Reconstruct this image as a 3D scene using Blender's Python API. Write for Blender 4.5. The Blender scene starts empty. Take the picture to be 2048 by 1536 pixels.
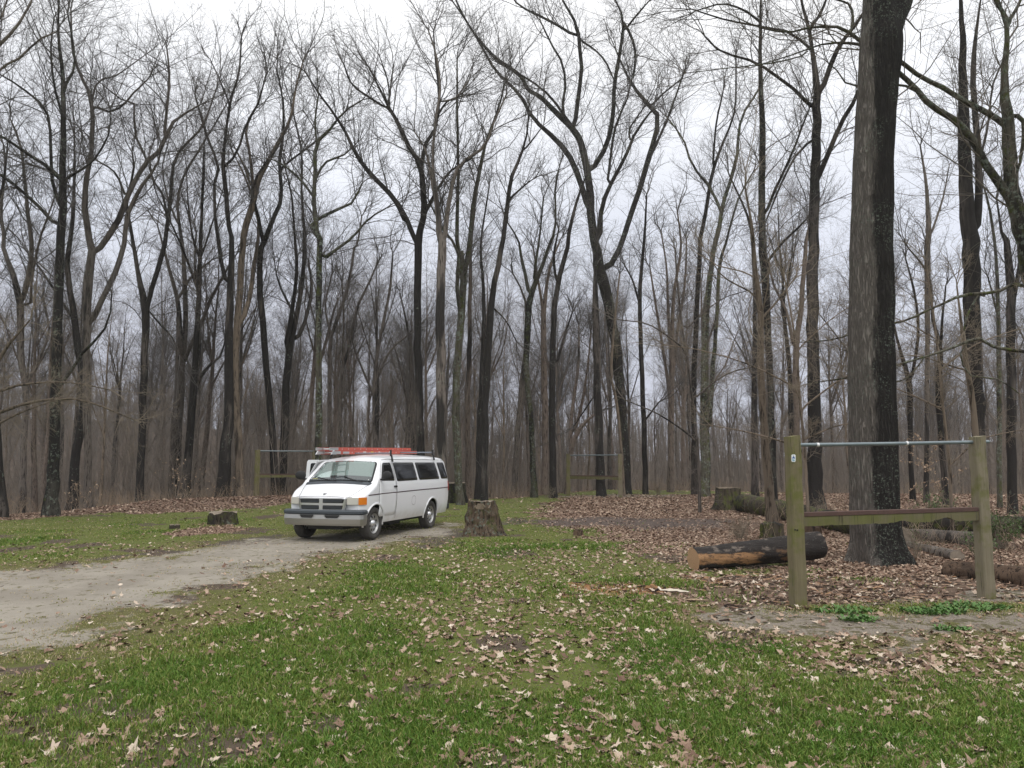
import bpy, bmesh, math, random
import numpy as np
from mathutils import Vector, Matrix
random.seed(7)
RNG = np.random.default_rng(11)
scene = bpy.context.scene
COL = scene.collection
R = math.radians

# ------------------------------------------------------------------ camera
F = 1540.0; H_EYE = 1.75; PITCH = math.atan(157.0/1540.0)
cd = bpy.data.cameras.new('camera'); cam = bpy.data.objects.new('camera', cd); COL.objects.link(cam)
cd.sensor_width = 36.0; cd.lens = F/2048*36; cd.clip_end = 2000; cd.clip_start = 0.05
cam.location = (0, 0, H_EYE); cam.rotation_euler = (math.pi/2+PITCH, 0, 0)
scene.camera = cam
CP, SP = math.cos(PITCH), math.sin(PITCH)

def ray(u, v):
    a = (u-1024)/F; b = -(v-768)/F
    return np.array([a, CP-b*SP, SP+b*CP])
def at(u, v, Y):
    d = ray(u, v); t = Y/d[1]
    return np.array([d[0]*t, Y, H_EYE+d[2]*t])
def ground_pt(u, v, z=0.0):
    d = ray(u, v); t = (z-H_EYE)/d[2]
    return np.array([d[0]*t, d[1]*t, z])

# ------------------------------------------------------------------ noise
def _h(ix, iy, seed):
    n = (ix*374761393 + iy*668265263 + seed*974634777) & 0xFFFFFFFF
    n = ((n ^ (n >> 13))*1274126177) & 0xFFFFFFFF
    return ((n ^ (n >> 16)) & 0xFFFFFF)/float(0xFFFFFF)
def vnoise(x, y, seed=0):
    x = np.asarray(x, float); y = np.asarray(y, float)
    ix = np.floor(x).astype(np.int64); iy = np.floor(y).astype(np.int64)
    fx = x-ix; fy = y-iy; fx = fx*fx*(3-2*fx); fy = fy*fy*(3-2*fy)
    a = _h(ix, iy, seed); b = _h(ix+1, iy, seed); c = _h(ix, iy+1, seed); d = _h(ix+1, iy+1, seed)
    return (a*(1-fx)+b*fx)*(1-fy)+(c*(1-fx)+d*fx)*fy
def fbm(x, y, seed=0, o=4):
    s = 0; a = .5; t = 0
    for i in range(o):
        s = s+a*vnoise(x*2**i+i*17.3, y*2**i-i*9.1, seed+i); t += a; a *= .5
    return s/t
def sstep(a, b, x):
    t = np.clip((x-a)/(b-a), 0, 1); return t*t*(3-2*t)

# ------------------------------------------------------------------ terrain
EU = np.array([-3, -1.2, -.66, -.34, -.15, .0, .06, .12, .25, .4, .66, 1.2, 3])
EV = np.array([24, 24, 25.5, 34, 36, 38, 44, 50, 48, 44, 42, 40, 40.])
def edge_d(x, y):
    u = np.where(y > 1, x/np.maximum(y, 1), np.sign(x)*3)
    return np.interp(u, EU, EV)
def gz(x, y):
    x = np.asarray(x, float); y = np.asarray(y, float)
    e = edge_d(x, y); d = y
    z = .05*(fbm(x*.25, y*.25, 3, 3)-.5)*sstep(3, 9, y)
    t = np.clip(d-e, 0, None)
    z = z-3.6*sstep(0, 34, t)-.05*np.clip(t, 0, 3)
    u = x/np.maximum(y, 10)
    hill = np.interp(u, [-1.2, -.7, -.45, -.3, -.1, .1, .3, .5, .7, 1.2], [12, 12, 11.0, 7.5, 4.0, 2.6, 3.0, 5, 8, 8])
    z = z+(hill+3.0)*sstep(75, 165, d)
    # leaf bank on the left edge
    b = np.exp(-((d-(e-1.2))/1.3)**2)*sstep(-.62, -.45, u)*(1-sstep(-.24, -.18, u))
    z = z+.30*b*(.6+.8*fbm(x*.6, y*.6, 9, 2))
    return z
def gzf(x, y): return float(gz(np.array([x]), np.array([y]))[0])

# ------------------------------------------------------------------ mesh helpers
def mesh_np(name, V, Q=None, T=None, mats=(), smooth=True, midx=None, attrs=None):
    V = np.asarray(V, np.float32)
    parts = []; tot = []
    if Q is not None and len(Q): parts.append(np.asarray(Q, np.int32).ravel()); tot.append(np.full(len(Q), 4, np.int32))
    if T is not None and len(T): parts.append(np.asarray(T, np.int32).ravel()); tot.append(np.full(len(T), 3, np.int32))
    L = np.concatenate(parts); tot = np.concatenate(tot)
    me = bpy.data.meshes.new(name)
    me.vertices.add(len(V)); me.vertices.foreach_set('co', V.ravel())
    me.loops.add(len(L)); me.loops.foreach_set('vertex_index', L)
    me.polygons.add(len(tot))
    me.polygons.foreach_set('loop_start', np.concatenate([[0], np.cumsum(tot)[:-1]]).astype(np.int32))
    me.polygons.foreach_set('loop_total', tot)
    if midx is not None: me.polygons.foreach_set('material_index', np.asarray(midx, np.int32))
    me.polygons.foreach_set('use_smooth', np.full(len(tot), bool(smooth)))
    for m in mats: me.materials.append(m)
    if attrs:
        for k, a in attrs.items():
            a = np.asarray(a, np.float32)
            if a.ndim == 1:
                at_ = me.attributes.new(k, 'FLOAT', 'POINT'); at_.data.foreach_set('value', a)
            else:
                at_ = me.attributes.new(k, 'FLOAT_COLOR', 'POINT'); at_.data.foreach_set('color', a.ravel())
    me.update(calc_edges=True)
    return me
def link(name, me, parent=None, loc=None, rz=None):
    o = bpy.data.objects.new(name, me); COL.objects.link(o)
    if parent is not None: o.parent = parent
    if loc is not None: o.location = loc
    if rz is not None: o.rotation_euler = (0, 0, rz)
    return o
def empty(name, loc, rz=0, scale=1):
    o = bpy.data.objects.new(name, None); COL.objects.link(o); o.location = tuple(float(c) for c in loc); o.rotation_euler = (0, 0, rz)
    o.scale = (scale,)*3; o.empty_display_size = .2
    return o
def tag(o, label=None, cat=None, group=None, kind=None):
    if label: o['label'] = label
    if cat: o['category'] = cat
    if group: o['group'] = group
    if kind: o['kind'] = kind
    return o

class Tubes:
    """collects batches of tubes into one mesh"""
    def __init__(s): s.V = []; s.Q = []; s.n = 0; s.A = []
    def add(s, P, Rr, sides=3, wob=None, close=False):
        P = np.asarray(P, float); Rr = np.asarray(Rr, float)
        if P.ndim == 2: P = P[None]; Rr = Rr[None]
        n, k, _ = P.shape
        if n == 0: return
        T = np.empty_like(P); T[:, 1:-1] = P[:, 2:]-P[:, :-2]; T[:, 0] = P[:, 1]-P[:, 0]; T[:, -1] = P[:, -1]-P[:, -2]
        T /= np.linalg.norm(T, axis=2, keepdims=True)+1e-9
        mean = np.abs(T.mean(axis=1)); ax = np.argmin(mean, axis=1)
        ref = np.eye(3)[ax][:, None, :]
        U = np.cross(T, ref); U /= np.linalg.norm(U, axis=2, keepdims=True)+1e-9
        W = np.cross(T, U)
        a = np.arange(sides)*2*math.pi/sides
        c, d = np.cos(a), np.sin(a)
        rr = Rr[:, :, None]*np.ones(sides)
        if wob is not None: rr = rr*wob
        V = P[:, :, None, :]+rr[..., None]*(U[:, :, None, :]*c[:, None]+W[:, :, None, :]*d[:, None])
        base = s.n+np.arange(n)[:, None, None]*(k*sides)+np.arange(k-1)[None, :, None]*sides
        j = np.arange(sides)[None, None, :]; j2 = (j+1) % sides
        Q = np.stack([base+j, base+j2, base+sides+j2, base+sides+j], axis=-1).reshape(-1, 4)
        s.V.append(V.reshape(-1, 3)); s.Q.append(Q); s.n += n*k*sides
    def mesh(s, name, mats, smooth=True, off=None):
        V = np.concatenate(s.V)
        if off is not None: V = V-np.asarray(off)
        return mesh_np(name, V, np.concatenate(s.Q), mats=mats, smooth=smooth)

def box_bm(bm, cx, cy, cz, sx, sy, sz, bevel=0, rot=None):
    r = bmesh.ops.create_cube(bm, size=1)
    vs = r['verts']
    M = Matrix.Diagonal((sx, sy, sz, 1))
    if rot is not None: M = rot.to_4x4() @ M
    M = Matrix.Translation((cx, cy, cz)) @ M
    bmesh.ops.transform(bm, matrix=M, verts=vs)
    if bevel:
        es = list({e for v in vs for e in v.link_edges})
        bmesh.ops.bevel(bm, geom=es, offset=bevel, segments=2, affect='EDGES', profile=.6)
def bm_obj(name, bm, mats, parent=None, smooth=False, loc=None):
    bmesh.ops.recalc_face_normals(bm, faces=bm.faces)
    me = bpy.data.meshes.new(name); bm.to_mesh(me); bm.free()
    for m in (mats if isinstance(mats, (list, tuple)) else [mats]): me.materials.append(m)
    me.polygons.foreach_set('use_smooth', [smooth]*len(me.polygons))
    return link(name, me, parent, loc)

# ------------------------------------------------------------------ materials
def mat(name, col=(.5, .5, .5), rough=.8, metal=0., spec=.5, coat=0.):
    m = bpy.data.materials.new(name); m.use_nodes = True
    b = m.node_tree.nodes['Principled BSDF']
    b.inputs['Base Color'].default_value = (*col, 1); b.inputs['Roughness'].default_value = rough
    b.inputs['Metallic'].default_value = metal; b.inputs['Specular IOR Level'].default_value = spec
    b.inputs['Coat Weight'].default_value = coat; b.inputs['Coat Roughness'].default_value = .03
    return m
class NG:
    def __init__(s, m): s.m = m; s.t = m.node_tree; s.n = s.t.nodes; s.b = s.n['Principled BSDF']
    def node(s, ty, **kw):
        x = s.n.new(ty)
        for k, v in kw.items(): setattr(x, k, v)
        return x
    def lk(s, a, b): s.t.links.new(a, b)
    def val(s, sock, v):
        if hasattr(v, 'is_output'): s.lk(v, sock)
        elif isinstance(v, (tuple, list)) and len(v) == 3 and sock.type == 'RGBA': sock.default_value = (*v, 1)
        else: sock.default_value = v
    def coord(s, kind='Object'): return s.node('ShaderNodeTexCoord').outputs[kind]
    def mapping(s, vec, scale=(1, 1, 1), loc=(0, 0, 0)):
        x = s.node('ShaderNodeMapping'); s.lk(vec, x.inputs[0]); s.val(x.inputs['Scale'], scale); s.val(x.inputs['Location'], loc); return x.outputs[0]
    def noise(s, vec, scale=5., detail=4., rough=.6, dist=0., out='Fac'):
        x = s.node('ShaderNodeTexNoise'); s.lk(vec, x.inputs['Vector']); x.inputs['Scale'].default_value = scale
        x.inputs['Detail'].default_value = detail; x.inputs['Roughness'].default_value = rough; x.inputs['Distortion'].default_value = dist
        return x.outputs[0 if out == 'Fac' else 1]
    def math(s, op, a, b=None, c=None, clamp=False):
        x = s.node('ShaderNodeMath', operation=op, use_clamp=clamp); s.val(x.inputs[0], a)
        if b is not None: s.val(x.inputs[1], b)
        if c is not None: s.val(x.inputs[2], c)
        return x.outputs[0]
    def smooth(s, v, a, b, lo=0., hi=1.):
        x = s.node('ShaderNodeMapRange', interpolation_type='SMOOTHSTEP'); s.val(x.inputs[0], v)
        for i, q in enumerate((a, b, lo, hi)): s.val(x.inputs[i+1], q)
        return x.outputs[0]
    def mix(s, f, a, b):
        x = s.node('ShaderNodeMix', data_type='RGBA'); s.val(x.inputs[0], f); s.val(x.inputs[6], a); s.val(x.inputs[7], b); return x.outputs[2]
    def ramp(s, f, stops):
        x = s.node('ShaderNodeValToRGB'); s.val(x.inputs[0], f); el = x.color_ramp.elements
        while len(el) < len(stops): el.new(.5)
        for e, (p, c) in zip(el, stops): e.position = p; e.color = (*c, 1)
        return x.outputs[0]
    def attr(s, name): return s.node('ShaderNodeAttribute', attribute_name=name)
    def bump(s, h, strength=.5, dist=.02):
        x = s.node('ShaderNodeBump'); s.lk(h, x.inputs['Height']); x.inputs['Strength'].default_value = strength; x.inputs['Distance'].default_value = dist
        s.lk(x.outputs[0], s.b.inputs['Normal'])
    def base(s, c): s.val(s.b.inputs['Base Color'], c)
    def rand(s): return s.node('ShaderNodeObjectInfo').outputs['Random']

def bark(name, light, dark, wet=.5, lichen=0., moss=0., side=None, bscale=1., oak=False):
    m = mat(name, light, .95, spec=.15); g = NG(m)
    co = g.coord(); rnd = g.rand()
    off = g.node('ShaderNodeVectorMath', operation='ADD'); g.lk(co, off.inputs[0])
    cx = g.node('ShaderNodeCombineXYZ'); g.lk(g.math('MULTIPLY', rnd, 37.), cx.inputs[0]); g.lk(g.math('MULTIPLY', rnd, 91.), cx.inputs[2]); g.lk(cx.outputs[0], off.inputs[1])
    v = off.outputs[0]
    st = g.mapping(v, (1, 1, .12 if not oak else .2))
    fine = g.noise(st, 22*bscale, 5, .7)
    if oak:
        r1 = g.math('ABSOLUTE', g.math('SUBTRACT', g.noise(g.mapping(v, (1, 1, .10)), 30, 3, .6, .6), .5)); fine = g.math('ADD', g.math('MULTIPLY', g.smooth(r1, .0, .13), .45), g.math('MULTIPLY', fine, .55))
    big = g.noise(g.mapping(v, (1, 1, .16)), 1.3, 3, .6)
    c = g.mix(fine, dark, light)
    if not oak: c = g.mix(g.smooth(fine, .5, .36), c, tuple(x*.3 for x in dark))
    wetc = (.012, .011, .011)
    w = g.smooth(big, .62-.3*wet, .72-.3*wet)
    if side is not None:
        sx = g.node('ShaderNodeSeparateXYZ'); g.lk(co, sx.inputs[0])
        q = g.math('ADD', g.math('SUBTRACT', sx.outputs[0], side[0]), g.math('MULTIPLY', g.math('SUBTRACT', g.noise(st, 7, 5, .75), .5), .42))
        q = g.math('SUBTRACT', q, g.math('MULTIPLY', sx.outputs[2], side[1]))
        w = g.smooth(q, -.05, .07)
    c = g.mix(g.math('MULTIPLY', w, .93), c, g.mix(fine, wetc, (.03, .027, .025)))
    if lichen > 0:
        s1 = g.noise(v, 9 if not oak else 26, 5, .75); s2 = g.noise(v, 1.1, 2, .5)
        lm = g.math('MULTIPLY', g.smooth(s1, .60-.12*lichen, .66-.12*lichen), g.smooth(s2, .62-.35*lichen, .75-.35*lichen))
        c = g.mix(g.math('MULTIPLY', lm, .85), c, g.mix(fine, (.11, .135, .105), (.26, .285, .235)))
    if moss > 0:
        s1 = g.noise(v, 4, 5, .8)
        c = g.mix(g.math('MULTIPLY', g.smooth(s1, .66-.2*moss, .78-.2*moss), .8), c, g.mix(fine, (.04, .055, .012), (.11, .12, .03)))
    # tree-to-tree variation
    hs = g.node('ShaderNodeHueSaturation'); g.lk(c, hs.inputs['Color']); g.lk(g.math('MULTIPLY_ADD', rnd, .7 if not oak else .1, .65 if not oak else .95), hs.inputs['Value']); g.lk(hs.outputs[0], g.b.inputs['Base Color'])
    g.bump(fine, 1.0, .025 if not oak else .05)
    return m
BARK_GREY = bark('bark_grey', (.21, .180, .155), (.085, .072, .063), .30, .25, .1)
BARK_DARK = bark('bark_dark', (.125, .108, .095), (.048, .041, .036), .78, .22, .10)
BARK_TAN = bark('bark_tan', (.27, .215, .162), (.15, .118, .090), .08, .15, .08, bscale=.6)
BARK_RED = bark('bark_reddish', (.225, .180, .148), (.115, .090, .074), .1, .1, .0)
BARK_MOSSY = bark('bark_mossy', (.15, .135, .105), (.06, .055, .042), .45, .7, .75)
BARK_LICHEN = bark('bark_lichen', (.11, .10, .085), (.040, .037, .032), .75, .50, .35)
BARK_OAK = bark('bark_oak', (.25, .222, .195), (.062, .054, .047), .5, .45, .0, side=(-.31, .050), bscale=1.0, oak=True)
BARK_WETMOSS = bark('bark_wet_mossy', (.11, .10, .075), (.040, .036, .028), .88, .45, .5)
BARK_LOG = bark('bark_fallen', (.10, .08, .062), (.03, .025, .02), .5, .2, .95)
TWIG_DARK = mat('twig_dark', (.108, .099, .093), .9, spec=.1)
TWIG_GREY = mat('twig_grey', (.165, .143, .122), .9, spec=.1)
TWIG_TAN = mat('twig_tan', (.23, .19, .145), .9, spec=.1)
# ------------------------------------------------------------------ branch growth
def norm(a): return a/(np.linalg.norm(a, axis=-1, keepdims=True)+1e-9)
def interp_poly(P, i, t):
    k = P.shape[1]; f = t*(k-1); j = np.minimum(f.astype(int), k-2); w = (f-j)[:, None]
    A = P[i, j]; B = P[i, j+1]
    return A*(1-w)+B*w, norm(B-A)
def grow_from(pos, tan, ln, r0, r1, K, spread, up, curl, upbend, rng):
    n = len(pos)
    rnd = rng.normal(size=(n, 3)); perp = rnd-np.sum(rnd*tan, 1, keepdims=True)*tan; perp = norm(perp)
    sp = spread*(.7+.6*rng.random((n, 1)))
    d = norm(tan*np.cos(sp)+perp*np.sin(sp)+np.array([0, 0, up]))
    P = np.empty((n, K, 3)); P[:, 0] = pos
    seg = (ln/(K-1))[:, None]
    for j in range(1, K):
        P[:, j] = P[:, j-1]+d*seg
        d = norm(d+rng.normal(size=(n, 3))*curl+np.array([0, 0, upbend]))
    tt = np.linspace(0, 1, K)[None, :]
    Rr = r0[:, None]*(1-tt)+r1[:, None]*tt
    return P, Rr
def kids(P, Rr, m, tmin, lfac, rfac, K, spread, up, curl, upbend, rng, rend=.3, lmax=None):
    n = len(P)
    i = np.repeat(np.arange(n), m); t = tmin+(1-tmin)*((np.tile(np.arange(m), n)+rng.random(n*m))/m)
    t = np.clip(t, 0, .999)
    pos, tan = interp_poly(P, i, t)
    L = np.linalg.norm(P[:, 1:]-P[:, :-1], axis=2).sum(1)
    k = P.shape[1]; f = t*(k-1); j = np.minimum(f.astype(int), k-2); w = f-j
    r = Rr[i, j]*(1-w)+Rr[i, j+1]*w
    ln = L[i]*lfac*(1.15-.65*t)*(.6+.8*rng.random(n*m))
    if lmax: ln = np.minimum(ln, lmax)
    r0 = np.maximum(r*rfac, .0026)
    return grow_from(pos, tan, ln, r0, np.maximum(r0*rend, .0018), K, spread, up, curl, upbend, rng)
def smooth_poly(pts, n):
    """Catmull-Rom through rows of pts"""
    pts = np.asarray(pts, float)
    if len(pts) == 2: pts = np.array([pts[0], (pts[0]+pts[1])/2, pts[1]])
    p = np.vstack([2*pts[0]-pts[1], pts, 2*pts[-1]-pts[-2]])
    L = np.concatenate([[0], np.cumsum(np.linalg.norm(np.diff(pts[:, :3], axis=0), axis=1))])
    s = np.linspace(0, L[-1], n); out = np.empty((n, pts.shape[1]))
    for q, x in enumerate(s):
        j = min(max(np.searchsorted(L, x)-1, 0), len(pts)-2); t = (x-L[j])/max(L[j+1]-L[j], 1e-6)
        a, b, c, d = p[j], p[j+1], p[j+2], p[j+3]
        out[q] = .5*((2*b)+(-a+c)*t+(2*a-5*b+4*c-d)*t*t+(-a+3*b-3*c+d)*t**3)
    return out

def limb_crown(tw, limbs, rng, z0, ztop, dens=1., size=1., low=.0, flat=False, fine=1.):
    """limbs: list of (P[k,3], R[k]) -> twig batches into tw (Tubes)"""
    pos = []; tan = []; rad = []; hh = []; tip = []
    for P, Rr in limbs:
        seg = np.linalg.norm(np.diff(P, axis=0), axis=1); L = np.concatenate([[0], np.cumsum(seg)])
        ns = max(3, int(L[-1]*2.6*dens)); s = rng.random(ns)*L[-1]
        j = np.clip(np.searchsorted(L, s)-1, 0, len(P)-2); w = ((s-L[j])/np.maximum(seg[j], 1e-6))[:, None]
        pp = P[j]*(1-w)+P[j+1]*w; r = Rr[j]*(1-w[:, 0])+Rr[j+1]*w[:, 0]
        h = (pp[:, 2]-z0)/(ztop-z0)
        keep = (rng.random(ns) < sstep(.28, .62, h)+low)
        keep &= (rng.random(ns) < np.where(r > .14, .4, 1))
        pos.append(pp[keep]); tan.append(norm(P[j+1]-P[j])[keep]); rad.append(r[keep]); hh.append(h[keep]); tip.append(np.zeros(keep.sum()))
        nt = 3
        pos.append(np.repeat(P[-1:], nt, 0)); tan.append(np.repeat(norm(P[-1:]-P[-2:-1]), nt, 0)); rad.append(np.full(nt, Rr[-1])); hh.append(np.full(nt, 1.)); tip.append(np.ones(nt))
    pos = np.concatenate(pos); tan = np.concatenate(tan); rad = np.concatenate(rad); hh = np.concatenate(hh); tip = np.concatenate(tip)
    n = len(pos)
    ln = (1.0+2.6*rng.random(n)**1.2)*size*np.where(hh < .42, .55, 1.)*np.where(tip > 0, 1.1, 1.)
    r0 = np.clip(np.minimum(rad*.5, ln*.0074), .004, .04)
    r0 = np.where(tip > 0, np.clip(rad*.75, .005, .06), r0)
    sp = .35 if not flat else .9
    upb = .07 if not flat else 0.0
    A, AR = grow_from(pos, tan, ln, r0, np.maximum(r0*.3, .003), 8, .80 if not flat else 1.1, .16 if not flat else 0, .19, upb, rng)
    # tips follow the limb
    it = np.where(tip > 0)[0]
    if len(it):
        B, BR = grow_from(pos[it], tan[it], ln[it], r0[it], np.maximum(r0[it]*.3, .003), 8, .45, .15, .17, .07, rng)
        A[it] = B; AR[it] = BR
    tw.add(A, AR, 4)
    m2 = max(3, int(round(7*fine)))
    B, BR = kids(A, AR, m2, .12, .52, .6, 5, .85, .08, .24, .06 if not flat else .0, rng)
    tw.add(B, BR, 3)
    C, CR = kids(B, BR, max(3, int(round(6*fine))), .1, .55, .7, 3, .85, .06, .28, .05 if not flat else .0, rng)
    tw.add(C, CR, 3)

def trunk_flare(P, Rr, flare):
    z = P[:, 2]-P[0, 2]
    return Rr*(1+flare*np.exp(-np.clip(z-.25, 0, None)/.28))

def hero(label, Y, limbs, bk, tw=None, dens=1., size=1., low=.13, flare=.35, sides=12, name='bare_tree', group=None, drift=.32, base=None, flat=False, fine=1., seed=None, lobes=0.):
    """limbs: list of pixel polylines [(u,v,w),...]; the first one is the trunk"""
    rng = np.random.default_rng(seed if seed is not None else abs(int(limbs[0][0][0]*7+limbs[0][0][1]*13+Y*31)) % 99991)
    W = []; first = None
    for li, L in enumerate(limbs):
        L = [np.array(p, float) for p in L]
        u = np.array(L)
        seg = np.concatenate([[0], np.cumsum(np.hypot(np.diff(u[:, 0]), np.diff(u[:, 1])))])
        if li == 0:
            dy = np.zeros(len(L)); Y0 = Y
        else:
            # start where the nearest already-built limb passes (shares its depth)
            best = min(((float(np.hypot(*(q[:2]-u[0, :2]))), q[3], q[0], q[1]) for Q in W for q in Q), key=lambda a: a[0])
            Y0 = best[1]
            if 2.5 < best[0] < 45: L = [np.array([best[2], best[3]+min(6, best[0]*.4), L[0][2]])]+L; u = np.array(L); seg = np.concatenate([[0], np.cumsum(np.hypot(np.diff(u[:, 0]), np.diff(u[:, 1])))])
            sl = drift*rng.uniform(-1, 1)
            dy = sl*seg/F*Y
            dy = dy*(1+.0*seg)
        pts = []
        for p, d in zip(L, dy):
            pts.append([p[0], p[1], p[2], Y0+d])
        sm = smooth_poly(np.array(pts), max(8, int(seg[-1]/28)))
        if sm[-1, 2] > 3: tq = np.linspace(0, 1, len(sm)); sm[:, 2] *= 1-(1-3/sm[-1, 2])*np.clip((tq-.7)/.3, 0, 1)
        W.append([np.array(q) for q in sm])
    world = []
    for li, Q in enumerate(W):
        P = np.array([at(q[0], q[1], q[3]) for q in Q]); Rr = np.array([max(q[2], 1.4)*.5/F*(q[3]*CP) for q in Q])
        if li == 0:
            g = gzf(P[0, 0], P[0, 1])
            if P[0, 2] > g-.05:
                d = P[0, 2]-g+.25
                nn = max(1, int(d/.6)); lean = (P[2]-P[0])/max(P[2, 2]-P[0, 2], .1)
                ext = [P[0]-np.array([lean[0]*d*(nn-i)/nn*.6, 0, d*(nn-i)/nn]) for i in range(nn)]
                P = np.vstack([ext, P]); Rr = np.concatenate([np.full(nn, Rr[0]), Rr])
            if flare: Rr = trunk_flare(P, Rr, flare)
        if li > 0 or True:
            # small irregularity
            n_ = len(P); jit = rng.normal(size=(n_, 3))*(Rr[:, None]*(.10 if sides <= 14 else .012)); jit[0] = 0; P = P+jit
        world.append((P, Rr))
    o = world[0][0][0].copy(); o[2] += .2
    root = empty(name, o)
    T = Tubes()
    for li, (P, Rr) in enumerate(world):
        s = sides if li == 0 else (8 if Rr[0] > .06 else 6)
        if li == 0 and (lobes or sides > 12):
            # round flare into root lobes and add ridged bark
            k = max(120, len(P)*4); SP_ = smooth_poly(np.hstack([P, Rr[:, None]]), k); P2 = SP_[:, :3]; R2 = SP_[:, 3]
            a = np.arange(s)/s*2*math.pi; z = P2[:, 2]-P2[0, 2]; cyc = (np.cos(a)[None, :], np.sin(a)[None, :])
            lob = 1+lobes*np.exp(-np.clip(z-.15, 0, None)/.32)[:, None]*(np.cos(a*5+1.0)+.5*np.cos(a*3+2.2))[None, :]
            rid = 1+.08*(fbm(cyc[0]*9+z[:, None]*.5+20, cyc[1]*9+z[:, None]*.4+20, 5, 3)-.5)*2
            T.add(P2, R2, s, wob=(lob*rid)[None])
        else: T.add(P, Rr, s)
    ztop = max(P[-1, 2] for P, _ in world)
    tr = link('trunk', T.mesh('trunk', [bk], off=o), root)
    TW = Tubes()
    limb_crown(TW, world, rng, o[2], ztop, dens, size, low, flat, fine)
    link('crown', TW.mesh('crown', [tw or TWIG_DARK], off=o), root)
    tag(root, label, 'tree', group)
    return root

def Z(k, pts):
    s, ox, oy = {1: (2.954, 0, 0), 2: (2.954, 0, 500), 3: (2.954, 400, 0), 4: (2.954, 400, 480), 5: (2.954, 850, 0), 6: (2.954, 850, 480),
                 7: (2.738, 1300, 0), 8: (2.738, 1300, 480)}[k]
    out = []; w = None
    for p in pts:
        if len(p) == 3: w = p[2]
        out.append((p[0]/s+ox, p[1]/s+oy, w))
    return out

# ------------------------------------------------------------------ traced trees, left to right
LICH = hero('tall tree with pale green lichen blotches up its dark trunk, left of the woods', 25.2, [
    Z(2, [(300, 1560, 27), (320, 1200, 20), (325, 900, 19), (340, 600, 18), (345, 300, 17), (355, 0, 16)]) + Z(1, [(370, 1250, 15), (370, 1000, 13), (375, 700, 10), (372, 450, 8), (345, 200, 5), (350, -60, 3)]),
    Z(1, [(350, 1350, 8), (250, 1240, 7), (130, 1130, 6), (0, 1030, 6), (-170, 950, 4)]),
    Z(1, [(355, 1050, 9), (250, 965, 7), (120, 880, 6), (0, 800, 5), (-120, 760, 3)]),
    Z(1, [(370, 1080, 7), (430, 1030, 6), (540, 960, 5), (640, 800, 4), (650, 640, 3)]),
    Z(1, [(350, 1200, 8), (310, 1080, 7), (300, 850, 6), (270, 650, 5), (130, 520, 4), (0, 440, 3)]),
    Z(1, [(375, 520, 6), (440, 400, 5), (430, 250, 4), (400, 80, 3)]),
    Z(2, [(335, 830, 7), (420, 720, 7), (500, 590, 6), (600, 500, 5), (650, 380, 4), (660, 260, 3)]),
    Z(1, [(372, 700, 6), (320, 500, 5), (300, 300, 4), (320, 100, 3)])], BARK_LICHEN, dens=1.35, size=1.05, low=.05)
hero('grey tree right of the lichen-blotched one, its long limb sweeping right and up', 28.5, [
    Z(2, [(515, 1540, 15), (520, 1200, 14), (515, 900, 15), (510, 600, 15), (515, 300, 17), (545, 0, 15)]) + Z(1, [(530, 1440, 13), (505, 1250, 12), (510, 1050, 10), (540, 900, 9), (542, 600, 8), (480, 450, 6), (430, 300, 5), (420, 60, 3)]),
    Z(1, [(560, 1510, 12), (700, 1300, 12), (760, 1140, 10), (860, 970, 9), (950, 880, 9), (1010, 740, 7), (1080, 680, 5), (1180, 620, 3)]),
    Z(1, [(970, 830, 7), (985, 650, 6), (1000, 450, 5), (985, 280, 3)]),
    Z(2, [(545, 430, 12), (600, 300, 11), (680, 130, 11), (730, -20, 10)]) + Z(1, [(760, 1250, 9), (850, 1080, 8), (930, 970, 7), (955, 860, 6)]),
    Z(1, [(850, 970, 5), (845, 900, 5), (795, 780, 5), (790, 600, 4), (720, 590, 3), (560, 460, 2)]),
    Z(1, [(740, 1150, 6), (680, 1020, 4), (560, 940, 3)]),
    Z(1, [(540, 620, 6), (640, 660, 5), (720, 630, 5), (780, 560, 4), (880, 460, 3)]),
    Z(1, [(540, 600, 5), (580, 480, 4), (680, 450, 3), (850, 330, 2)])], BARK_GREY, dens=1.2)
hero('dark tree leaning left then up, between the lichen-blotched and the grey tree', 32, [
    Z(2, [(425, 1540, 20), (445, 1250, 17), (475, 1050, 15), (500, 820, 14), (465, 600, 14), (430, 350, 12), (400, 80, 10)]) + Z(1, [(430, 1300, 8), (440, 1000, 6), (440, 780, 4)]),
    Z(2, [(440, 420, 6), (330, 250, 5), (230, 100, 4), (150, 0, 3)])], BARK_DARK, dens=1.2)
hero('forked tree near the left border whose two stems part at mid-height', 31, [
    Z(2, [(130, 1540, 14), (138, 1200, 11), (150, 850, 11), (120, 600, 13), (120, 330, 13), (70, 120, 10), (20, 0, 8)]) + Z(1, [(30, 1440, 8), (5, 1250, 7), (30, 1000, 6), (20, 850, 4)]),
    Z(2, [(125, 320, 10), (170, 150, 10), (190, 0, 9)]) + Z(1, [(170, 1300, 8), (145, 1050, 6), (120, 850, 5), (60, 700, 3)]),
    Z(2, [(150, 800, 7), (230, 650, 6), (290, 480, 4), (260, 300, 3)]),
    Z(2, [(175, 340, 6), (190, 150, 5), (240, -80, 4), (320, -300, 3)])], BARK_GREY, dens=1.2)
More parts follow.
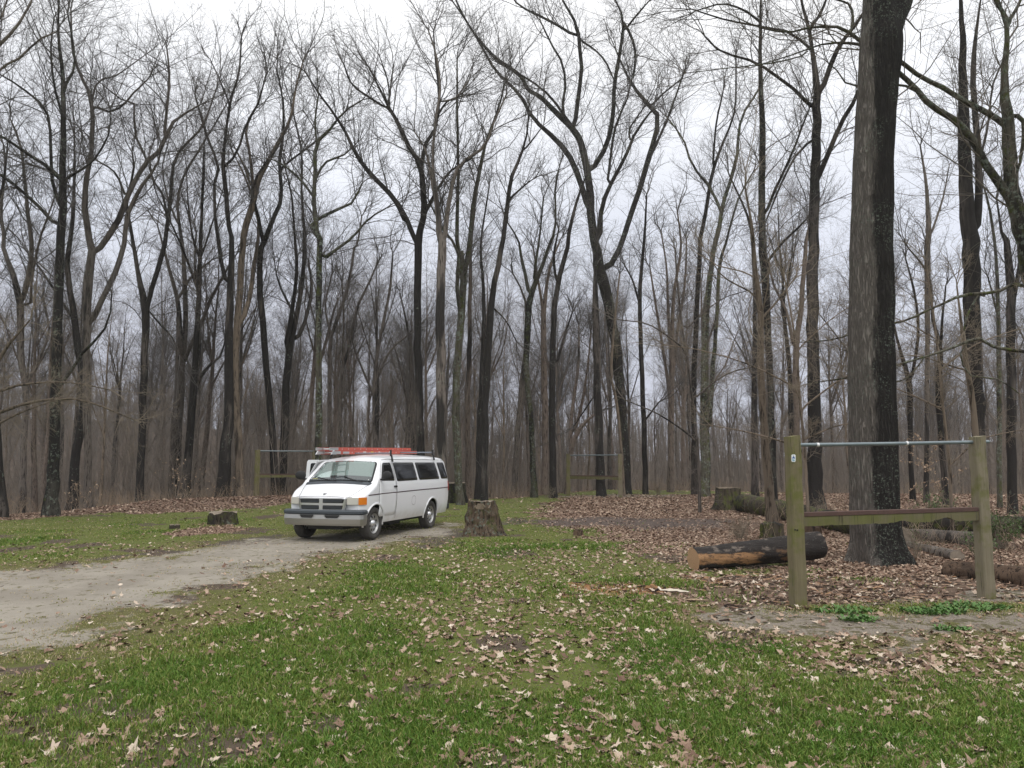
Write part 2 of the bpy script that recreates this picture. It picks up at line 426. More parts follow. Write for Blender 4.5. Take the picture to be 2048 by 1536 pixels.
hero('slender straight dark tree forking like a wide V above the brush pile', 34, [
    Z(2, [(820, 1520, 15), (835, 1200, 14), (845, 900, 14), (855, 600, 13), (860, 350, 15), (820, 150, 9), (795, 0, 8)]) + Z(1, [(785, 1420, 7), (760, 1280, 7), (745, 1180, 6), (790, 1020, 6), (780, 900, 4)]),
    Z(2, [(870, 330, 10), (920, 150, 10), (965, 0, 10)]) + Z(1, [(975, 1430, 9), (1005, 1200, 8), (1030, 950, 6), (1120, 830, 5), (1200, 740, 4), (1280, 520, 3)]),
    Z(2, [(870, 350, 4), (930, 420, 4), (1020, 520, 3), (1060, 620, 2)]),
    Z(1, [(990, 1300, 6), (960, 1150, 5), (900, 1050, 4), (880, 900, 3)])], BARK_DARK, dens=1.2)
hero('pale grey double-stemmed tree right of the wide V tree', 40, [
    Z(2, [(1030, 1540, 24), (1045, 1100, 22), (1062, 700, 18), (1060, 400, 10), (1050, 300, 9), (1010, 150, 8), (975, 20, 6), (930, -150, 4)]),
    Z(2, [(1075, 700, 12), (1095, 450, 11), (1092, 200, 10), (1080, 0, 8)]) + Z(1, [(1060, 1340, 7), (1050, 1200, 6), (1080, 1050, 5), (1200, 850, 4), (1290, 700, 3), (1400, 500, 2)]),
    Z(2, [(1090, 640, 9), (1170, 480, 8), (1250, 280, 7), (1310, 170, 6), (1400, 20, 4)]),
    Z(2, [(1050, 300, 6), (1090, 220, 5), (1140, 150, 5), (1250, 60, 4)]),
    Z(1, [(1060, 1340, 5), (1000, 1200, 4), (960, 1000, 3), (1000, 820, 2)])], BARK_GREY, dens=1.1)
hero('dark thin tree leaning right with a long bare diagonal limb', 37, [
    Z(2, [(1095, 1500, 9), (1115, 1150, 9), (1140, 900, 9), (1180, 750, 8), (1240, 680, 6), (1300, 630, 5), (1330, 540, 4)]),
    Z(2, [(1150, 850, 6), (1180, 600, 6), (1170, 300, 5), (1150, 50, 4), (1160, -100, 3)])], BARK_DARK)
H1 = hero('stout black-barked tree at the left end of the distant bar frame', 35, [
    Z(4, [(140, 1540, 28), (155, 1250, 23), (168, 1000, 19), (168, 700, 17), (180, 300, 14), (190, 0, 10)]) + Z(3, [(175, 1400, 9), (155, 1150, 9), (138, 1000, 9), (145, 850, 6), (180, 600, 5), (230, 430, 4), (245, 220, 3)]),
    Z(4, [(165, 280, 9), (125, 120, 8), (110, 0, 8)]) + Z(3, [(90, 1300, 7), (85, 1100, 6), (108, 980, 6), (50, 830, 5), (10, 700, 5), (-30, 560, 3)]),
    Z(3, [(145, 990, 6), (220, 900, 5), (270, 740, 5), (340, 620, 4), (390, 440, 3)]),
    Z(3, [(175, 620, 4), (120, 480, 3), (60, 350, 2)])], BARK_DARK, dens=1.2)
hero('brown tree touching the stout black one, its crown bending right', 36, [
    Z(4, [(245, 1540, 17), (225, 1200, 16), (208, 850, 15), (222, 500, 14), (240, 200, 13), (255, 0, 12)]) + Z(3, [(260, 1380, 13), (310, 1200, 13), (350, 1060, 10), (470, 830, 8), (535, 700, 6), (570, 500, 4), (620, 330, 3)]),
    Z(3, [(320, 1170, 8), (300, 950, 6), (270, 750, 5), (330, 640, 4), (395, 430, 3)]),
    Z(4, [(250, 480, 10), (290, 350, 10), (320, 150, 9), (340, 0, 7)]) + Z(3, [(350, 1350, 6), (330, 1250, 5), (280, 1080, 5), (220, 950, 4)]),
    Z(3, [(360, 1050, 6), (300, 1090, 5), (270, 1000, 5), (210, 880, 3)])], BARK_TAN, dens=1.15)
hero('dark tree behind the distant bar frame, bowed left in the middle', 36.5, [
    Z(4, [(445, 1540, 17), (430, 1150, 14), (400, 850, 13), (372, 500, 13), (352, 250, 12), (368, 0, 11)]) + Z(3, [(375, 1440, 11), (425, 1310, 9), (480, 1170, 8), (470, 950, 7), (490, 800, 6), (490, 600, 4), (455, 420, 3)]),
    Z(3, [(370, 1420, 8), (340, 1260, 7), (310, 1120, 6), (360, 1000, 5), (440, 900, 4)]),
    Z(3, [(475, 1000, 5), (560, 930, 5), (640, 870, 4), (720, 800, 3)])], BARK_DARK, dens=1.15)
hero('dark tree left of the van ladder, with two parallel upright stems', 38, [
    Z(4, [(490, 1540, 14), (500, 1100, 17), (505, 900, 15), (530, 650, 14), (580, 400, 10), (610, 200, 9), (622, 0, 8)]) + Z(3, [(622, 1400, 7), (600, 1150, 5), (600, 900, 4), (535, 600, 3)]),
    Z(4, [(508, 640, 11), (555, 350, 8), (572, 150, 7), (562, 0, 6)]) + Z(3, [(560, 1400, 5), (540, 1150, 4), (500, 980, 3)]),
    Z(4, [(560, 600, 10), (620, 480, 8), (660, 300, 7), (640, 120, 5)]),
    Z(4, [(560, 440, 5), (520, 370, 5), (480, 290, 4), (450, 200, 3)])], BARK_DARK, dens=1.2)
hero('mossy straight tree rising from behind the front of the van', 33.5, [
    Z(4, [(700, 1330, 14), (702, 900, 13), (700, 500, 12), (705, 200, 12), (710, 0, 12)]) + Z(3, [(705, 1430, 11), (675, 1250, 9), (680, 1000, 8), (690, 850, 8), (780, 750, 5), (850, 660, 4), (960, 590, 3)]),
    Z(4, [(720, 120, 8), (780, 70, 7), (860, 20, 6)]) + Z(3, [(930, 1370, 5), (1000, 1290, 4), (1100, 1230, 3)]),
    Z(3, [(660, 1330, 8), (740, 1270, 7), (830, 1230, 6), (905, 1190, 5), (960, 1080, 3)]),
    Z(3, [(690, 870, 5), (680, 700, 4), (700, 560, 3), (690, 420, 2)]),
    Z(3, [(685, 1060, 5), (740, 960, 5), (850, 915, 4), (930, 840, 2)]),
    Z(3, [(680, 1180, 5), (610, 1080, 5), (500, 980, 4), (420, 940, 2)])], BARK_MOSSY, dens=1.15)
for lab, Yv, L in (
    ('thin grey tree above the middle of the red ladder, slanting right', 41, [Z(4, [(820, 1300, 9), (828, 1000, 8), (835, 800, 8), (880, 640, 6), (930, 400, 6), (1000, 250, 5), (1050, 130, 4)]), Z(4, [(840, 760, 5), (850, 500, 4), (840, 250, 3)])]),
    ('thin grey tree above the front end of the ladder, curved like a bow', 44, [Z(4, [(770, 1300, 9), (765, 900, 9), (770, 600, 8), (820, 450, 7), (880, 250, 6), (920, 0, 5)]) + Z(3, [(930, 1450, 5), (955, 1280, 4)]), Z(4, [(775, 560, 5), (740, 400, 4), (780, 200, 3)])]),
    ('tree above the rear half of the ladder with a low V-shaped fork', 42, [Z(4, [(1040, 1300, 11), (1030, 1000, 10), (1030, 860, 9), (1045, 700, 7), (1080, 500, 6), (1120, 300, 6), (1140, 80, 4)]), Z(4, [(1020, 900, 6), (985, 820, 5), (930, 690, 4), (900, 600, 3)]), Z(4, [(1045, 820, 5), (1120, 660, 4), (1230, 560, 3)])]),
    ('slim dark tree directly left of the straight bare-forked tree by the van', 43, [Z(4, [(1240, 1300, 11), (1250, 900, 9), (1245, 700, 8), (1235, 560, 5), (1190, 350, 3)])])):
    hero(lab, Yv, L, BARK_GREY, dens=1.1, size=.8, sides=8, name='slender_tree')
hero('straight dark tree behind the middle of the van, opening into a broad fork', 31, [
    Z(4, [(1305, 1420, 17), (1297, 1000, 16), (1287, 700, 15), (1286, 300, 15), (1290, 30, 16)]) + Z(3, [(1280, 1425, 16), (1310, 1330, 13), (1325, 1220, 13), (1305, 1000, 11), (1225, 850, 9), (1150, 690, 8), (1110, 620, 6), (1050, 500, 4), (1000, 400, 3)]),
    Z(3, [(1275, 1420, 10), (1225, 1300, 10), (1125, 1150, 10), (1000, 1020, 9), (920, 910, 8), (870, 800, 6), (790, 670, 5), (700, 550, 4), (620, 420, 3)]),
    Z(3, [(1215, 1330, 5), (1155, 1200, 5), (1040, 1050, 4), (960, 960, 3)]),
    Z(3, [(1105, 640, 5), (1010, 580, 5), (900, 500, 4), (850, 380, 3)]),
    Z(3, [(1325, 1270, 7), (1390, 1140, 6), (1480, 1010, 5), (1600, 940, 3)]),
    Z(3, [(1310, 980, 8), (1325, 860, 8), (1390, 760, 7), (1412, 600, 6), (1408, 480, 6), (1390, 350, 4), (1380, 180, 3)]),
    Z(3, [(1395, 700, 5), (1460, 600, 4), (1560, 565, 3)]),
    Z(3, [(1120, 640, 4), (1110, 480, 3), (1060, 330, 2)])], BARK_DARK, dens=1.1)
hero('thick straight tree behind the rear of the van, between two darker ones', 30, [
    Z(6, [(100, 1560, 20), (92, 900, 20), (90, 500, 19), (95, 200, 18), (100, 0, 17)]) + Z(5, [(85, 1380, 13), (70, 1200, 11), (45, 950, 6), (70, 650, 6), (90, 550, 5), (72, 350, 4), (20, 180, 3)]),
    Z(5, [(115, 1440, 11), (140, 1200, 9), (200, 980, 7), (350, 870, 6), (400, 740, 4), (480, 560, 3)]),
    Z(5, [(55, 1150, 7), (30, 1000, 6), (0, 880, 4), (-60, 780, 3)]),
    Z(5, [(95, 600, 4), (150, 590, 4), (200, 560, 3), (260, 470, 2)])], BARK_GREY, dens=1.15)
hero('tree rising behind the mossy stump beside the van, slightly bowed', 32.5, [
    Z(6, [(205, 1560, 15), (185, 1100, 16), (187, 800, 15), (215, 450, 15), (225, 200, 14), (212, 50, 9)]) + Z(5, [(200, 1500, 8), (190, 1350, 8), (195, 1000, 6), (190, 600, 5), (190, 350, 3)]),
    Z(6, [(225, 210, 10), (255, 100, 10), (262, 0, 10)]) + Z(5, [(265, 1430, 9), (285, 1200, 9), (330, 980, 8), (352, 870, 6), (440, 620, 4), (470, 500, 3)]),
    Z(6, [(215, 450, 7), (190, 300, 8), (200, 100, 7), (160, 0, 5)]) + Z(5, [(130, 1400, 5), (20, 1180, 3)])], BARK_MOSSY, dens=1.15)
hero('pinkish smooth tree between the van stump and the dark pair of trunks', 39, [
    Z(6, [(258, 1540, 13), (250, 1000, 11), (262, 700, 10), (266, 300, 8), (272, 0, 6)]) + Z(5, [(290, 1300, 4), (300, 1100, 3)])], BARK_RED, dens=1.1, size=.85)
hero('left one of the touching dark pair of trunks behind the big stump', 37, [
    Z(6, [(310, 1560, 13), (325, 1100, 12), (345, 600, 9), (345, 300, 7), (330, 50, 5)]) + Z(5, [(340, 1350, 4), (380, 1100, 3)])], BARK_DARK, size=.85)
hero('right one of the touching dark pair of trunks, leaning right higher up', 35.5, [
    Z(6, [(350, 1560, 13), (360, 900, 14), (380, 500, 14), (402, 300, 12), (440, 100, 11), (460, 0, 10)]) + Z(5, [(455, 1450, 10), (480, 1250, 9), (510, 1050, 8), (560, 930, 6), (600, 800, 4), (615, 620, 3)]),
    Z(5, [(590, 880, 4), (640, 820, 3), (700, 740, 2)]),
    Z(6, [(400, 400, 4), (480, 480, 3), (540, 600, 2)]),
    Z(5, [(500, 1180, 5), (560, 1120, 4), (620, 1070, 3)])], BARK_DARK, dens=1.1)
hero('grey tree with a crooked low bend, third left of the middle bar frame', 41, [
    Z(6, [(525, 1540, 12), (550, 1100, 11), (580, 800, 11), (600, 600, 9), (590, 350, 5), (520, 200, 3)])], BARK_GREY, size=.8)
hero('mossy tree curving right, second left of the middle bar frame', 39, [
    Z(6, [(645, 1540, 13), (625, 1050, 10), (600, 780, 11), (608, 500, 13), (625, 330, 12), (690, 160, 8), (745, 0, 6)]) + Z(5, [(770, 1350, 5), (770, 1100, 4), (800, 960, 2)]),
    Z(6, [(612, 330, 8), (600, 240, 7), (570, 100, 6), (550, 0, 4), (490, -100, 3)]),
    Z(6, [(640, 260, 6), (660, 100, 5), (680, -50, 4), (700, -250, 3)])], BARK_MOSSY, dens=1.1, size=.9)
hero('pinkish smooth tree just left of the middle bar frame', 42, [
    Z(6, [(705, 1540, 14), (710, 1000, 13), (700, 500, 11), (715, 300, 8), (740, 150, 7), (800, 0, 4)]),
    Z(6, [(700, 420, 7), (670, 250, 5), (640, 50, 3)])], BARK_RED, size=.85)
hero('dark tree at the left post of the middle bar frame, leaning right on top', 38.5, [
    Z(6, [(760, 1540, 14), (750, 900, 13), (760, 500, 11), (785, 270, 10), (820, 130, 10), (850, 0, 9)]) + Z(5, [(850, 1380, 9), (880, 1250, 8), (910, 1150, 6), (950, 1040, 4)]),
    Z(6, [(780, 720, 6), (820, 580, 5), (870, 430, 3)]),
    Z(6, [(780, 250, 6), (760, 100, 5), (790, -60, 4)])], BARK_DARK, size=.9)
hero('low crooked grey tree inside the middle bar frame, slanting right', 43, [
    Z(6, [(835, 1540, 10), (850, 1350, 9), (880, 1180, 9), (940, 1080, 8), (1040, 1010, 5)]),
    Z(6, [(850, 1300, 7), (870, 1000, 7), (905, 750, 6), (910, 500, 4)]),
    Z(6, [(880, 1150, 6), (930, 950, 6), (960, 750, 4), (980, 550, 3)])], BARK_RED, size=.8)
BIGY = hero('huge spreading tree with a black leaning trunk behind the middle bar frame', 43, [
    Z(6, [(1195, 1530, 19), (1180, 1250, 19), (1165, 1000, 19), (1140, 700, 21), (1100, 450, 21), (1060, 280, 23), (1030, 180, 24), (1015, 50, 18)]) + Z(5, [(1005, 1450, 18), (985, 1300, 17), (975, 1150, 16), (965, 1030, 15), (922, 850, 14), (880, 770, 13), (760, 650, 11), (690, 580, 9), (600, 520, 8), (555, 440, 8), (420, 345, 7), (300, 210, 5), (210, 60, 4), (150, -80, 3)]),
    Z(5, [(970, 1260, 12), (930, 1120, 12), (870, 960, 12), (780, 830, 11), (640, 700, 8), (560, 560, 7), (420, 420, 6), (350, 300, 5), (260, 150, 4), (165, 10, 3)]),
    Z(5, [(885, 770, 10), (897, 620, 9), (928, 400, 8), (903, 240, 8), (905, 170, 7), (835, 40, 6), (780, -60, 4)]),
    Z(5, [(890, 215, 6), (800, 160, 6), (680, 95, 5), (560, 35, 4), (500, -40, 3)]),
    Z(5, [(915, 235, 5), (1010, 300, 4), (1070, 370, 4), (1115, 470, 3)]),
    Z(5, [(870, 750, 8), (800, 650, 6), (720, 550, 5), (580, 450, 4), (430, 370, 3)]),
    Z(5, [(810, 650, 6), (830, 500, 5), (810, 370, 5), (745, 260, 4), (680, 120, 3)]),
    Z(5, [(975, 1030, 11), (1060, 880, 10), (1110, 700, 9), (1120, 500, 8), (1160, 250, 7), (1170, 110, 6), (1120, -10, 4)]),
    Z(5, [(1170, 130, 6), (1225, 230, 6), (1243, 330, 5), (1228, 460, 4)]),
    Z(5, [(1180, 180, 5), (1250, 90, 4), (1320, 10, 3)]),
    Z(6, [(1060, 180, 13), (1130, 100, 12), (1165, 0, 11)]) + Z(5, [(1190, 1350, 11), (1240, 1200, 11), (1310, 980, 11), (1350, 830, 10), (1375, 690, 10), (1295, 590, 9), (1210, 480, 7), (1125, 290, 4)]),
    Z(5, [(1320, 950, 6), (1400, 780, 5), (1470, 600, 4), (1540, 400, 3)]),
    Z(5, [(1340, 620, 5), (1400, 560, 4), (1510, 470, 3)]),
    Z(5, [(1030, 1440, 12), (1036, 1330, 11), (1040, 1240, 9), (1060, 1170, 9), (1100, 1080, 8), (1180, 940, 7), (1225, 820, 6), (1300, 700, 5), (1350, 640, 3)]),
    Z(5, [(1075, 1110, 6), (1100, 900, 5), (1130, 730, 5), (1190, 600, 4), (1215, 480, 3)]),
    Z(5, [(1215, 830, 5), (1210, 760, 4), (1290, 640, 3)])], BARK_WETMOSS, dens=.95, size=1.1, sides=14, seed=5, low=.02)
hero('straight dark tree standing left of and close to the black leaning trunk', 40, [
    Z(6, [(1045, 1540, 18), (1022, 1000, 16), (1012, 600, 15), (1005, 330, 14), (1008, 180, 10), (1020, 0, 7)]), Z(6, [(1015, 900, 4), (960, 980, 3), (880, 1100, 2)])], BARK_DARK, dens=.8)
hero('pale slim grey tree immediately right of the middle bar frame', 40.5, [
    Z(6, [(1175, 1540, 8), (1160, 1250, 6), (1130, 950, 6), (1100, 800, 5), (1120, 500, 5), (1150, 200, 4)])], BARK_TAN, size=.7, name='slender_tree')
hero('dark straight tree right of the black leaning trunk, with ivy-like moss', 43, [
    Z(6, [(1305, 1540, 11), (1290, 1000, 10), (1275, 600, 9), (1270, 300, 8), (1290, 50, 6)]) + Z(5, [(1300, 1350, 5), (1310, 1150, 3)]),
    Z(6, [(1275, 420, 5), (1230, 250, 4), (1180, 150, 3)]), Z(6, [(1290, 1080, 4), (1380, 960, 3)])], BARK_DARK, size=.85)
hero('pinkish tree of many upright stems between the huge tree and the stump log', 46, [
    Z(8, [(110, 1440, 14), (115, 1000, 13), (120, 600, 10), (130, 300, 7), (170, 50, 5), (150, -150, 3)]),
    Z(8, [(115, 900, 8), (80, 650, 6), (30, 350, 5), (0, 150, 3)]),
    Z(8, [(118, 800, 8), (150, 500, 6), (190, 250, 5), (200, 0, 3)]),
    Z(8, [(118, 650, 6), (100, 400, 6), (90, 150, 4), (60, -50, 3)])], BARK_RED, size=.9)
hero('slim dark tree left of the lean-topped olive tree, before the fallen log', 42, [
    Z(8, [(245, 1430, 13), (240, 800, 11), (255, 400, 10), (275, 0, 9)]) + Z(7, [(300, 1200, 8), (340, 950, 7), (400, 780, 5), (465, 600, 4), (470, 300, 3)]),
    Z(7, [(345, 930, 5), (360, 700, 4), (400, 500, 3)])], BARK_DARK, size=.9)
hero('olive-brown tree with its top leaning right and long left side limb', 39.5, [
    Z(8, [(300, 1440, 21), (300, 800, 17), (305, 450, 14), (330, 200, 11), (360, 0, 10)]) + Z(7, [(370, 1300, 10), (400, 1120, 8), (470, 880, 7), (500, 650, 5), (590, 500, 4), (640, 400, 2)]),
    Z(7, [(388, 1150, 7), (330, 1030, 6), (230, 900, 5), (180, 760, 4), (90, 640, 3)]),
    Z(8, [(322, 1050, 10), (345, 700, 9), (362, 500, 8), (380, 150, 7), (415, 20, 5)]) + Z(7, [(480, 1100, 4), (560, 950, 3)])], BARK_MOSSY, dens=1.1)
hero('black-based straight tree behind the mossy stump of the fallen log', 36, [
    Z(8, [(578, 1440, 15), (570, 1000, 12), (572, 700, 10), (575, 400, 8), (565, 100, 6)]) + Z(7, [(540, 1200, 5), (430, 950, 3)])], BARK_DARK, size=.85)
BEECH = hero('smooth tan tree with horizontal twigs standing in front of the fallen mossy log', 21.6, [
    Z(8, [(668, 1585, 21), (655, 1420, 19), (630, 1100, 16), (605, 700, 14), (605, 400, 13), (580, 200, 10), (560, -50, 7), (520, -300, 4)]),
    Z(8, [(610, 350, 5), (560, 290, 4), (400, 200, 3), (320, 80, 2)]),
    Z(8, [(612, 430, 5), (700, 330, 4), (800, 200, 3)])], BARK_TAN, TWIG_TAN, dens=.9, size=.9, low=.25)
hero('tall straight lichen-green tree just right of and behind the smooth tan one', 30, [
    Z(8, [(680, 1440, 15), (662, 900, 13), (645, 500, 14), (622, 100, 17), (617, 0, 16)]) + Z(7, [(615, 1350, 15), (612, 1000, 14), (615, 700, 13), (605, 400, 12), (605, 100, 11), (612, -120, 8)]),
    Z(8, [(650, 110, 6), (740, 0, 5)]) + Z(7, [(830, 1230, 4), (900, 1150, 3)]),
    Z(7, [(625, 1200, 7), (680, 1050, 6), (760, 880, 5), (870, 600, 4)]),
    Z(7, [(612, 130, 6), (520, 60, 5), (400, 20, 4), (250, 60, 3)])], BARK_LICHEN, dens=.9, low=.08)
hero('forked reddish-brown tree left of the black-trunked one, near the left post', 39, [
    Z(8, [(800, 1430, 13), (802, 1000, 12), (800, 600, 12), (830, 350, 10), (855, 0, 9)]) + Z(7, [(870, 1250, 7), (880, 1000, 5)]),
    Z(8, [(790, 600, 8), (750, 400, 6), (680, 250, 5), (640, 100, 3)])], BARK_RED, size=.9)
hero('large black-trunked tree behind the left post of the near frame', 29, [
    Z(8, [(908, 1440, 30), (900, 1000, 26), (892, 500, 23), (890, 200, 23), (900, 0, 21)]) + Z(7, [(892, 1300, 20), (905, 1000, 19), (912, 700, 18), (915, 500, 17), (885, 250, 10), (868, 150, 10), (830, 10, 8), (810, -120, 5)]),
    Z(7, [(930, 520, 11), (1010, 300, 10), (1060, 220, 8), (1145, 110, 7), (1220, -20, 5)]),
    Z(7, [(925, 960, 11), (1000, 780, 10), (1060, 650, 9), (1130, 530, 8), (1170, 380, 5)]),
    Z(7, [(900, 610, 8), (800, 500, 7), (640, 380, 6), (520, 320, 5), (390, 285, 4), (300, 200, 3)]),
    Z(7, [(870, 170, 7), (940, 60, 6), (980, -50, 4)]),
    Z(7, [(900, 760, 5), (800, 850, 5), (700, 1050, 4), (640, 1200, 3)]),
    Z(7, [(868, 260, 6), (770, 180, 6), (640, 150, 5), (420, 110, 4), (230, 50, 3)])], BARK_DARK, dens=.95, flare=.55, low=.03)
OAK = hero('massive oak with grey left and wet black right side behind the near bar frame', 13.75, [
    [(1762, 1130, 106), (1757, 1085, 92), (1750, 1040, 90), (1747, 900, 90), (1742, 700, 86), (1745, 400, 79), (1754, 200, 79), (1762, 90, 84), (1757, 0, 62), (1752, -120, 56), (1740, -320, 44), (1730, -560, 30), (1740, -800, 14)],
    [(1772, 110, 48), (1790, 40, 42), (1808, 0, 38), (1840, -120, 34), (1900, -350, 24), (1950, -600, 14)],
    [(1740, -250, 16), (1640, -420, 12), (1520, -560, 7)],
    [(1735, -500, 14), (1690, -700, 9), (1650, -850, 5)]], BARK_OAK, TWIG_GREY, dens=.8, size=1.1, low=0., flare=.16, sides=64, name='oak_tree', lobes=.26)
hero('slim brown tree with a mid-height fork right of the massive oak', 36, [
    Z(8, [(1440, 1440, 10), (1425, 1100, 9), (1420, 800, 11), (1370, 600, 6), (1330, 430, 4), (1340, 200, 3)]),
    Z(8, [(1425, 790, 7), (1470, 520, 6), (1450, 300, 5), (1400, 100, 3)])], BARK_DARK, size=.8)
hero('narrow upright tree, second right of the massive oak', 34, [
    Z(8, [(1515, 1440, 10), (1515, 1000, 9), (1520, 600, 9), (1520, 100, 12)]) + Z(7, [(1525, 1250, 10), (1510, 1000, 6), (1480, 800, 3)]),
    Z(7, [(1530, 1300, 5), (1600, 1100, 4), (1640, 900, 2)])], BARK_GREY, size=.85)
hero('dark tree bent left on top, third right of the massive oak', 32, [
    Z(8, [(1620, 1440, 12), (1600, 1150, 11), (1580, 800, 12), (1590, 600, 9), (1545, 420, 6), (1530, 200, 5), (1420, 50, 3)]),
    Z(8, [(1590, 640, 7), (1600, 450, 5), (1620, 250, 4)])], BARK_DARK, size=.85)
hero('tall thick tree with twin stems behind the right post of the near frame', 25, [
    Z(8, [(1810, 1470, 24), (1800, 1000, 24), (1780, 700, 28), (1760, 300, 31), (1758, 0, 32)]) + Z(7, [(1755, 1300, 31), (1740, 1100, 27), (1722, 800, 24), (1715, 500, 21), (1712, 200, 18), (1700, 0, 15), (1690, -200, 9)]),
    Z(7, [(1785, 1260, 16), (1802, 1050, 15), (1795, 800, 13), (1770, 400, 11), (1790, 150, 9), (1815, -30, 7)]),
    Z(7, [(1800, 900, 6), (1850, 700, 5), (1880, 450, 4), (1960, 300, 3)])], BARK_DARK, dens=.8, low=.02)
hero('slim light beech rising just behind the right post of the near frame', 15.5, [
    Z(8, [(1800, 1500, 13), (1785, 1100, 12), (1760, 850, 11), (1720, 600, 9), (1700, 420, 5), (1680, 250, 3)]),
    Z(8, [(1745, 720, 4), (1650, 690, 3), (1500, 640, 2)])], BARK_TAN, TWIG_TAN, size=.55, dens=.8, low=.1, name='slender_tree')
hero('thin mossy tree left of the right border behind the post', 30, [
    Z(8, [(1915, 1440, 9), (1912, 900, 9), (1908, 500, 8), (1895, 100, 6)]) + Z(7, [(1860, 1150, 5), (1820, 1000, 3)]), Z(8, [(1905, 420, 4), (1850, 200, 3)])], BARK_MOSSY, size=.8)
hero('upright brown tree close to the right border', 26, [
    Z(8, [(1985, 1460, 17), (1980, 1000, 17), (1975, 600, 17), (1972, 200, 16), (1950, 0, 13)]) + Z(7, [(1930, 1300, 8), (1900, 1100, 4)]),
    Z(8, [(1985, 350, 9), (2030, 100, 8), (2060, -100, 5)])], BARK_DARK, size=.9)
MOSSY = hero('gnarled moss-green tree at the right border with long limbs crossing the oak', 15.5, [
    [(2092, 1100, 44), (2088, 900, 42), (2078, 700, 40), (2064, 560, 36), (2046, 470, 34), (2026, 390, 28), (2020, 310, 26), (2014, 230, 22), (2008, 150, 16), (2014, 60, 12), (1990, -20, 9), (1975, -120, 6)],
    Z(7, [(2030, 1250, 20), (1950, 1060, 18), (1850, 920, 16), (1750, 740, 15), (1650, 650, 13), (1520, 560, 12), (1440, 470, 10.5), (1330, 370, 10), (1240, 290, 9), (1150, 220, 8), (1060, 160, 7), (1000, 145, 6), (880, 150, 5), (760, 175, 4), (600, 150, 3), (400, 60, 2)]),
    Z(7, [(1990, 720, 15), (1900, 650, 13), (1750, 570, 11), (1600, 480, 10), (1450, 400, 9), (1330, 310, 9), (1150, 245, 7), (960, 240, 4), (780, 300, 3), (550, 370, 2)]),
    Z(7, [(1100, 190, 7), (1110, 90, 6), (1085, 20, 5), (950, -20, 3)]),
    Z(7, [(1450, 480, 6), (1300, 460, 5), (1190, 475, 5), (1080, 460, 4), (1020, 380, 3), (960, 330, 2)]),
    Z(7, [(2030, 640, 10), (2048, 700, 9), (2035, 850, 8), (2010, 950, 8)]),
    Z(7, [(880, 290, 3), (700, 340, 3), (450, 370, 2), (200, 400, 2)]),
    Z(7, [(1970, 130, 9), (1900, 20, 8), (1870, -60, 6)]), Z(7, [(1960, 130, 8), (2020, 20, 6), (2050, -60, 4)])], BARK_MOSSY, TWIG_GREY, dens=.75, size=.9, drift=.12, low=0., fine=.85, flare=.3)
hero('mossy tree outside the right border sending crooked low branches leftwards', 14.5, [
    [(2190, 1120, 34), (2185, 900, 32), (2170, 600, 30), (2160, 300, 26), (2150, 0, 18), (2140, -200, 10)],
    [(2172, 620, 10), (2100, 575, 9)] + Z(8, [(2048, 250, 8), (1990, 240, 8), (1900, 285, 7), (1720, 300, 7), (1640, 335, 6), (1520, 385, 5), (1400, 440, 5), (1200, 485, 4), (1000, 545, 3), (820, 560, 2)]),
    [(2178, 740, 9), (2100, 715, 8)] + Z(8, [(2048, 610, 7), (1900, 590, 7), (1780, 530, 7), (1730, 560, 6), (1600, 610, 5), (1500, 640, 4), (1300, 700, 4), (1100, 750, 3), (850, 790, 2)]),
    Z(8, [(1800, 300, 4), (1730, 430, 4), (1720, 500, 3)]),
    Z(8, [(1740, 560, 3), (1700, 620, 3), (1750, 740, 3), (1900, 760, 3), (2020, 840, 2)]),
    Z(8, [(1380, 690, 3), (1200, 640, 3), (1050, 600, 2)]), Z(8, [(1500, 650, 3), (1400, 760, 3), (1310, 780, 2)])], BARK_MOSSY, TWIG_TAN, dens=1.3, size=.34, drift=.1, low=.6, flat=True, fine=.8)
hero('dark tree cut by the left border, its foot in the leaf litter', 24.5, [
    Z(2, [(5, 1540, 22), (-12, 1200, 15), (-40, 600, 14), (-60, 0, 13)]) + Z(1, [(-80, 1000, 10), (-60, 600, 6), (-40, 200, 3)]),
    Z(1, [(-70, 1250, 5), (0, 1160, 5), (30, 1000, 4), (45, 850, 3)])], BARK_DARK, dens=.9)
hero('tree outside the left border whose upper limbs hang into the sky corner', 19, [
    [(-190, 1090, 34), (-185, 800, 30), (-180, 500, 27), (-170, 200, 22), (-150, -50, 16), (-130, -300, 8)],
    [(-172, 260, 10)] + Z(1, [(-150, 400, 8), (0, 260, 7), (70, 190, 6), (130, 110, 5), (190, 0, 4), (230, -120, 3)]),
    [(-175, 330, 9), (-80, 220, 7)] + Z(1, [(0, 410, 5), (120, 340, 5), (220, 240, 4), (330, 190, 3)]),
    [(-160, 100, 8)] + Z(1, [(-40, 160, 5), (10, 100, 4), (40, 0, 3)])], BARK_GREY, dens=.6, drift=.1, size=.8)

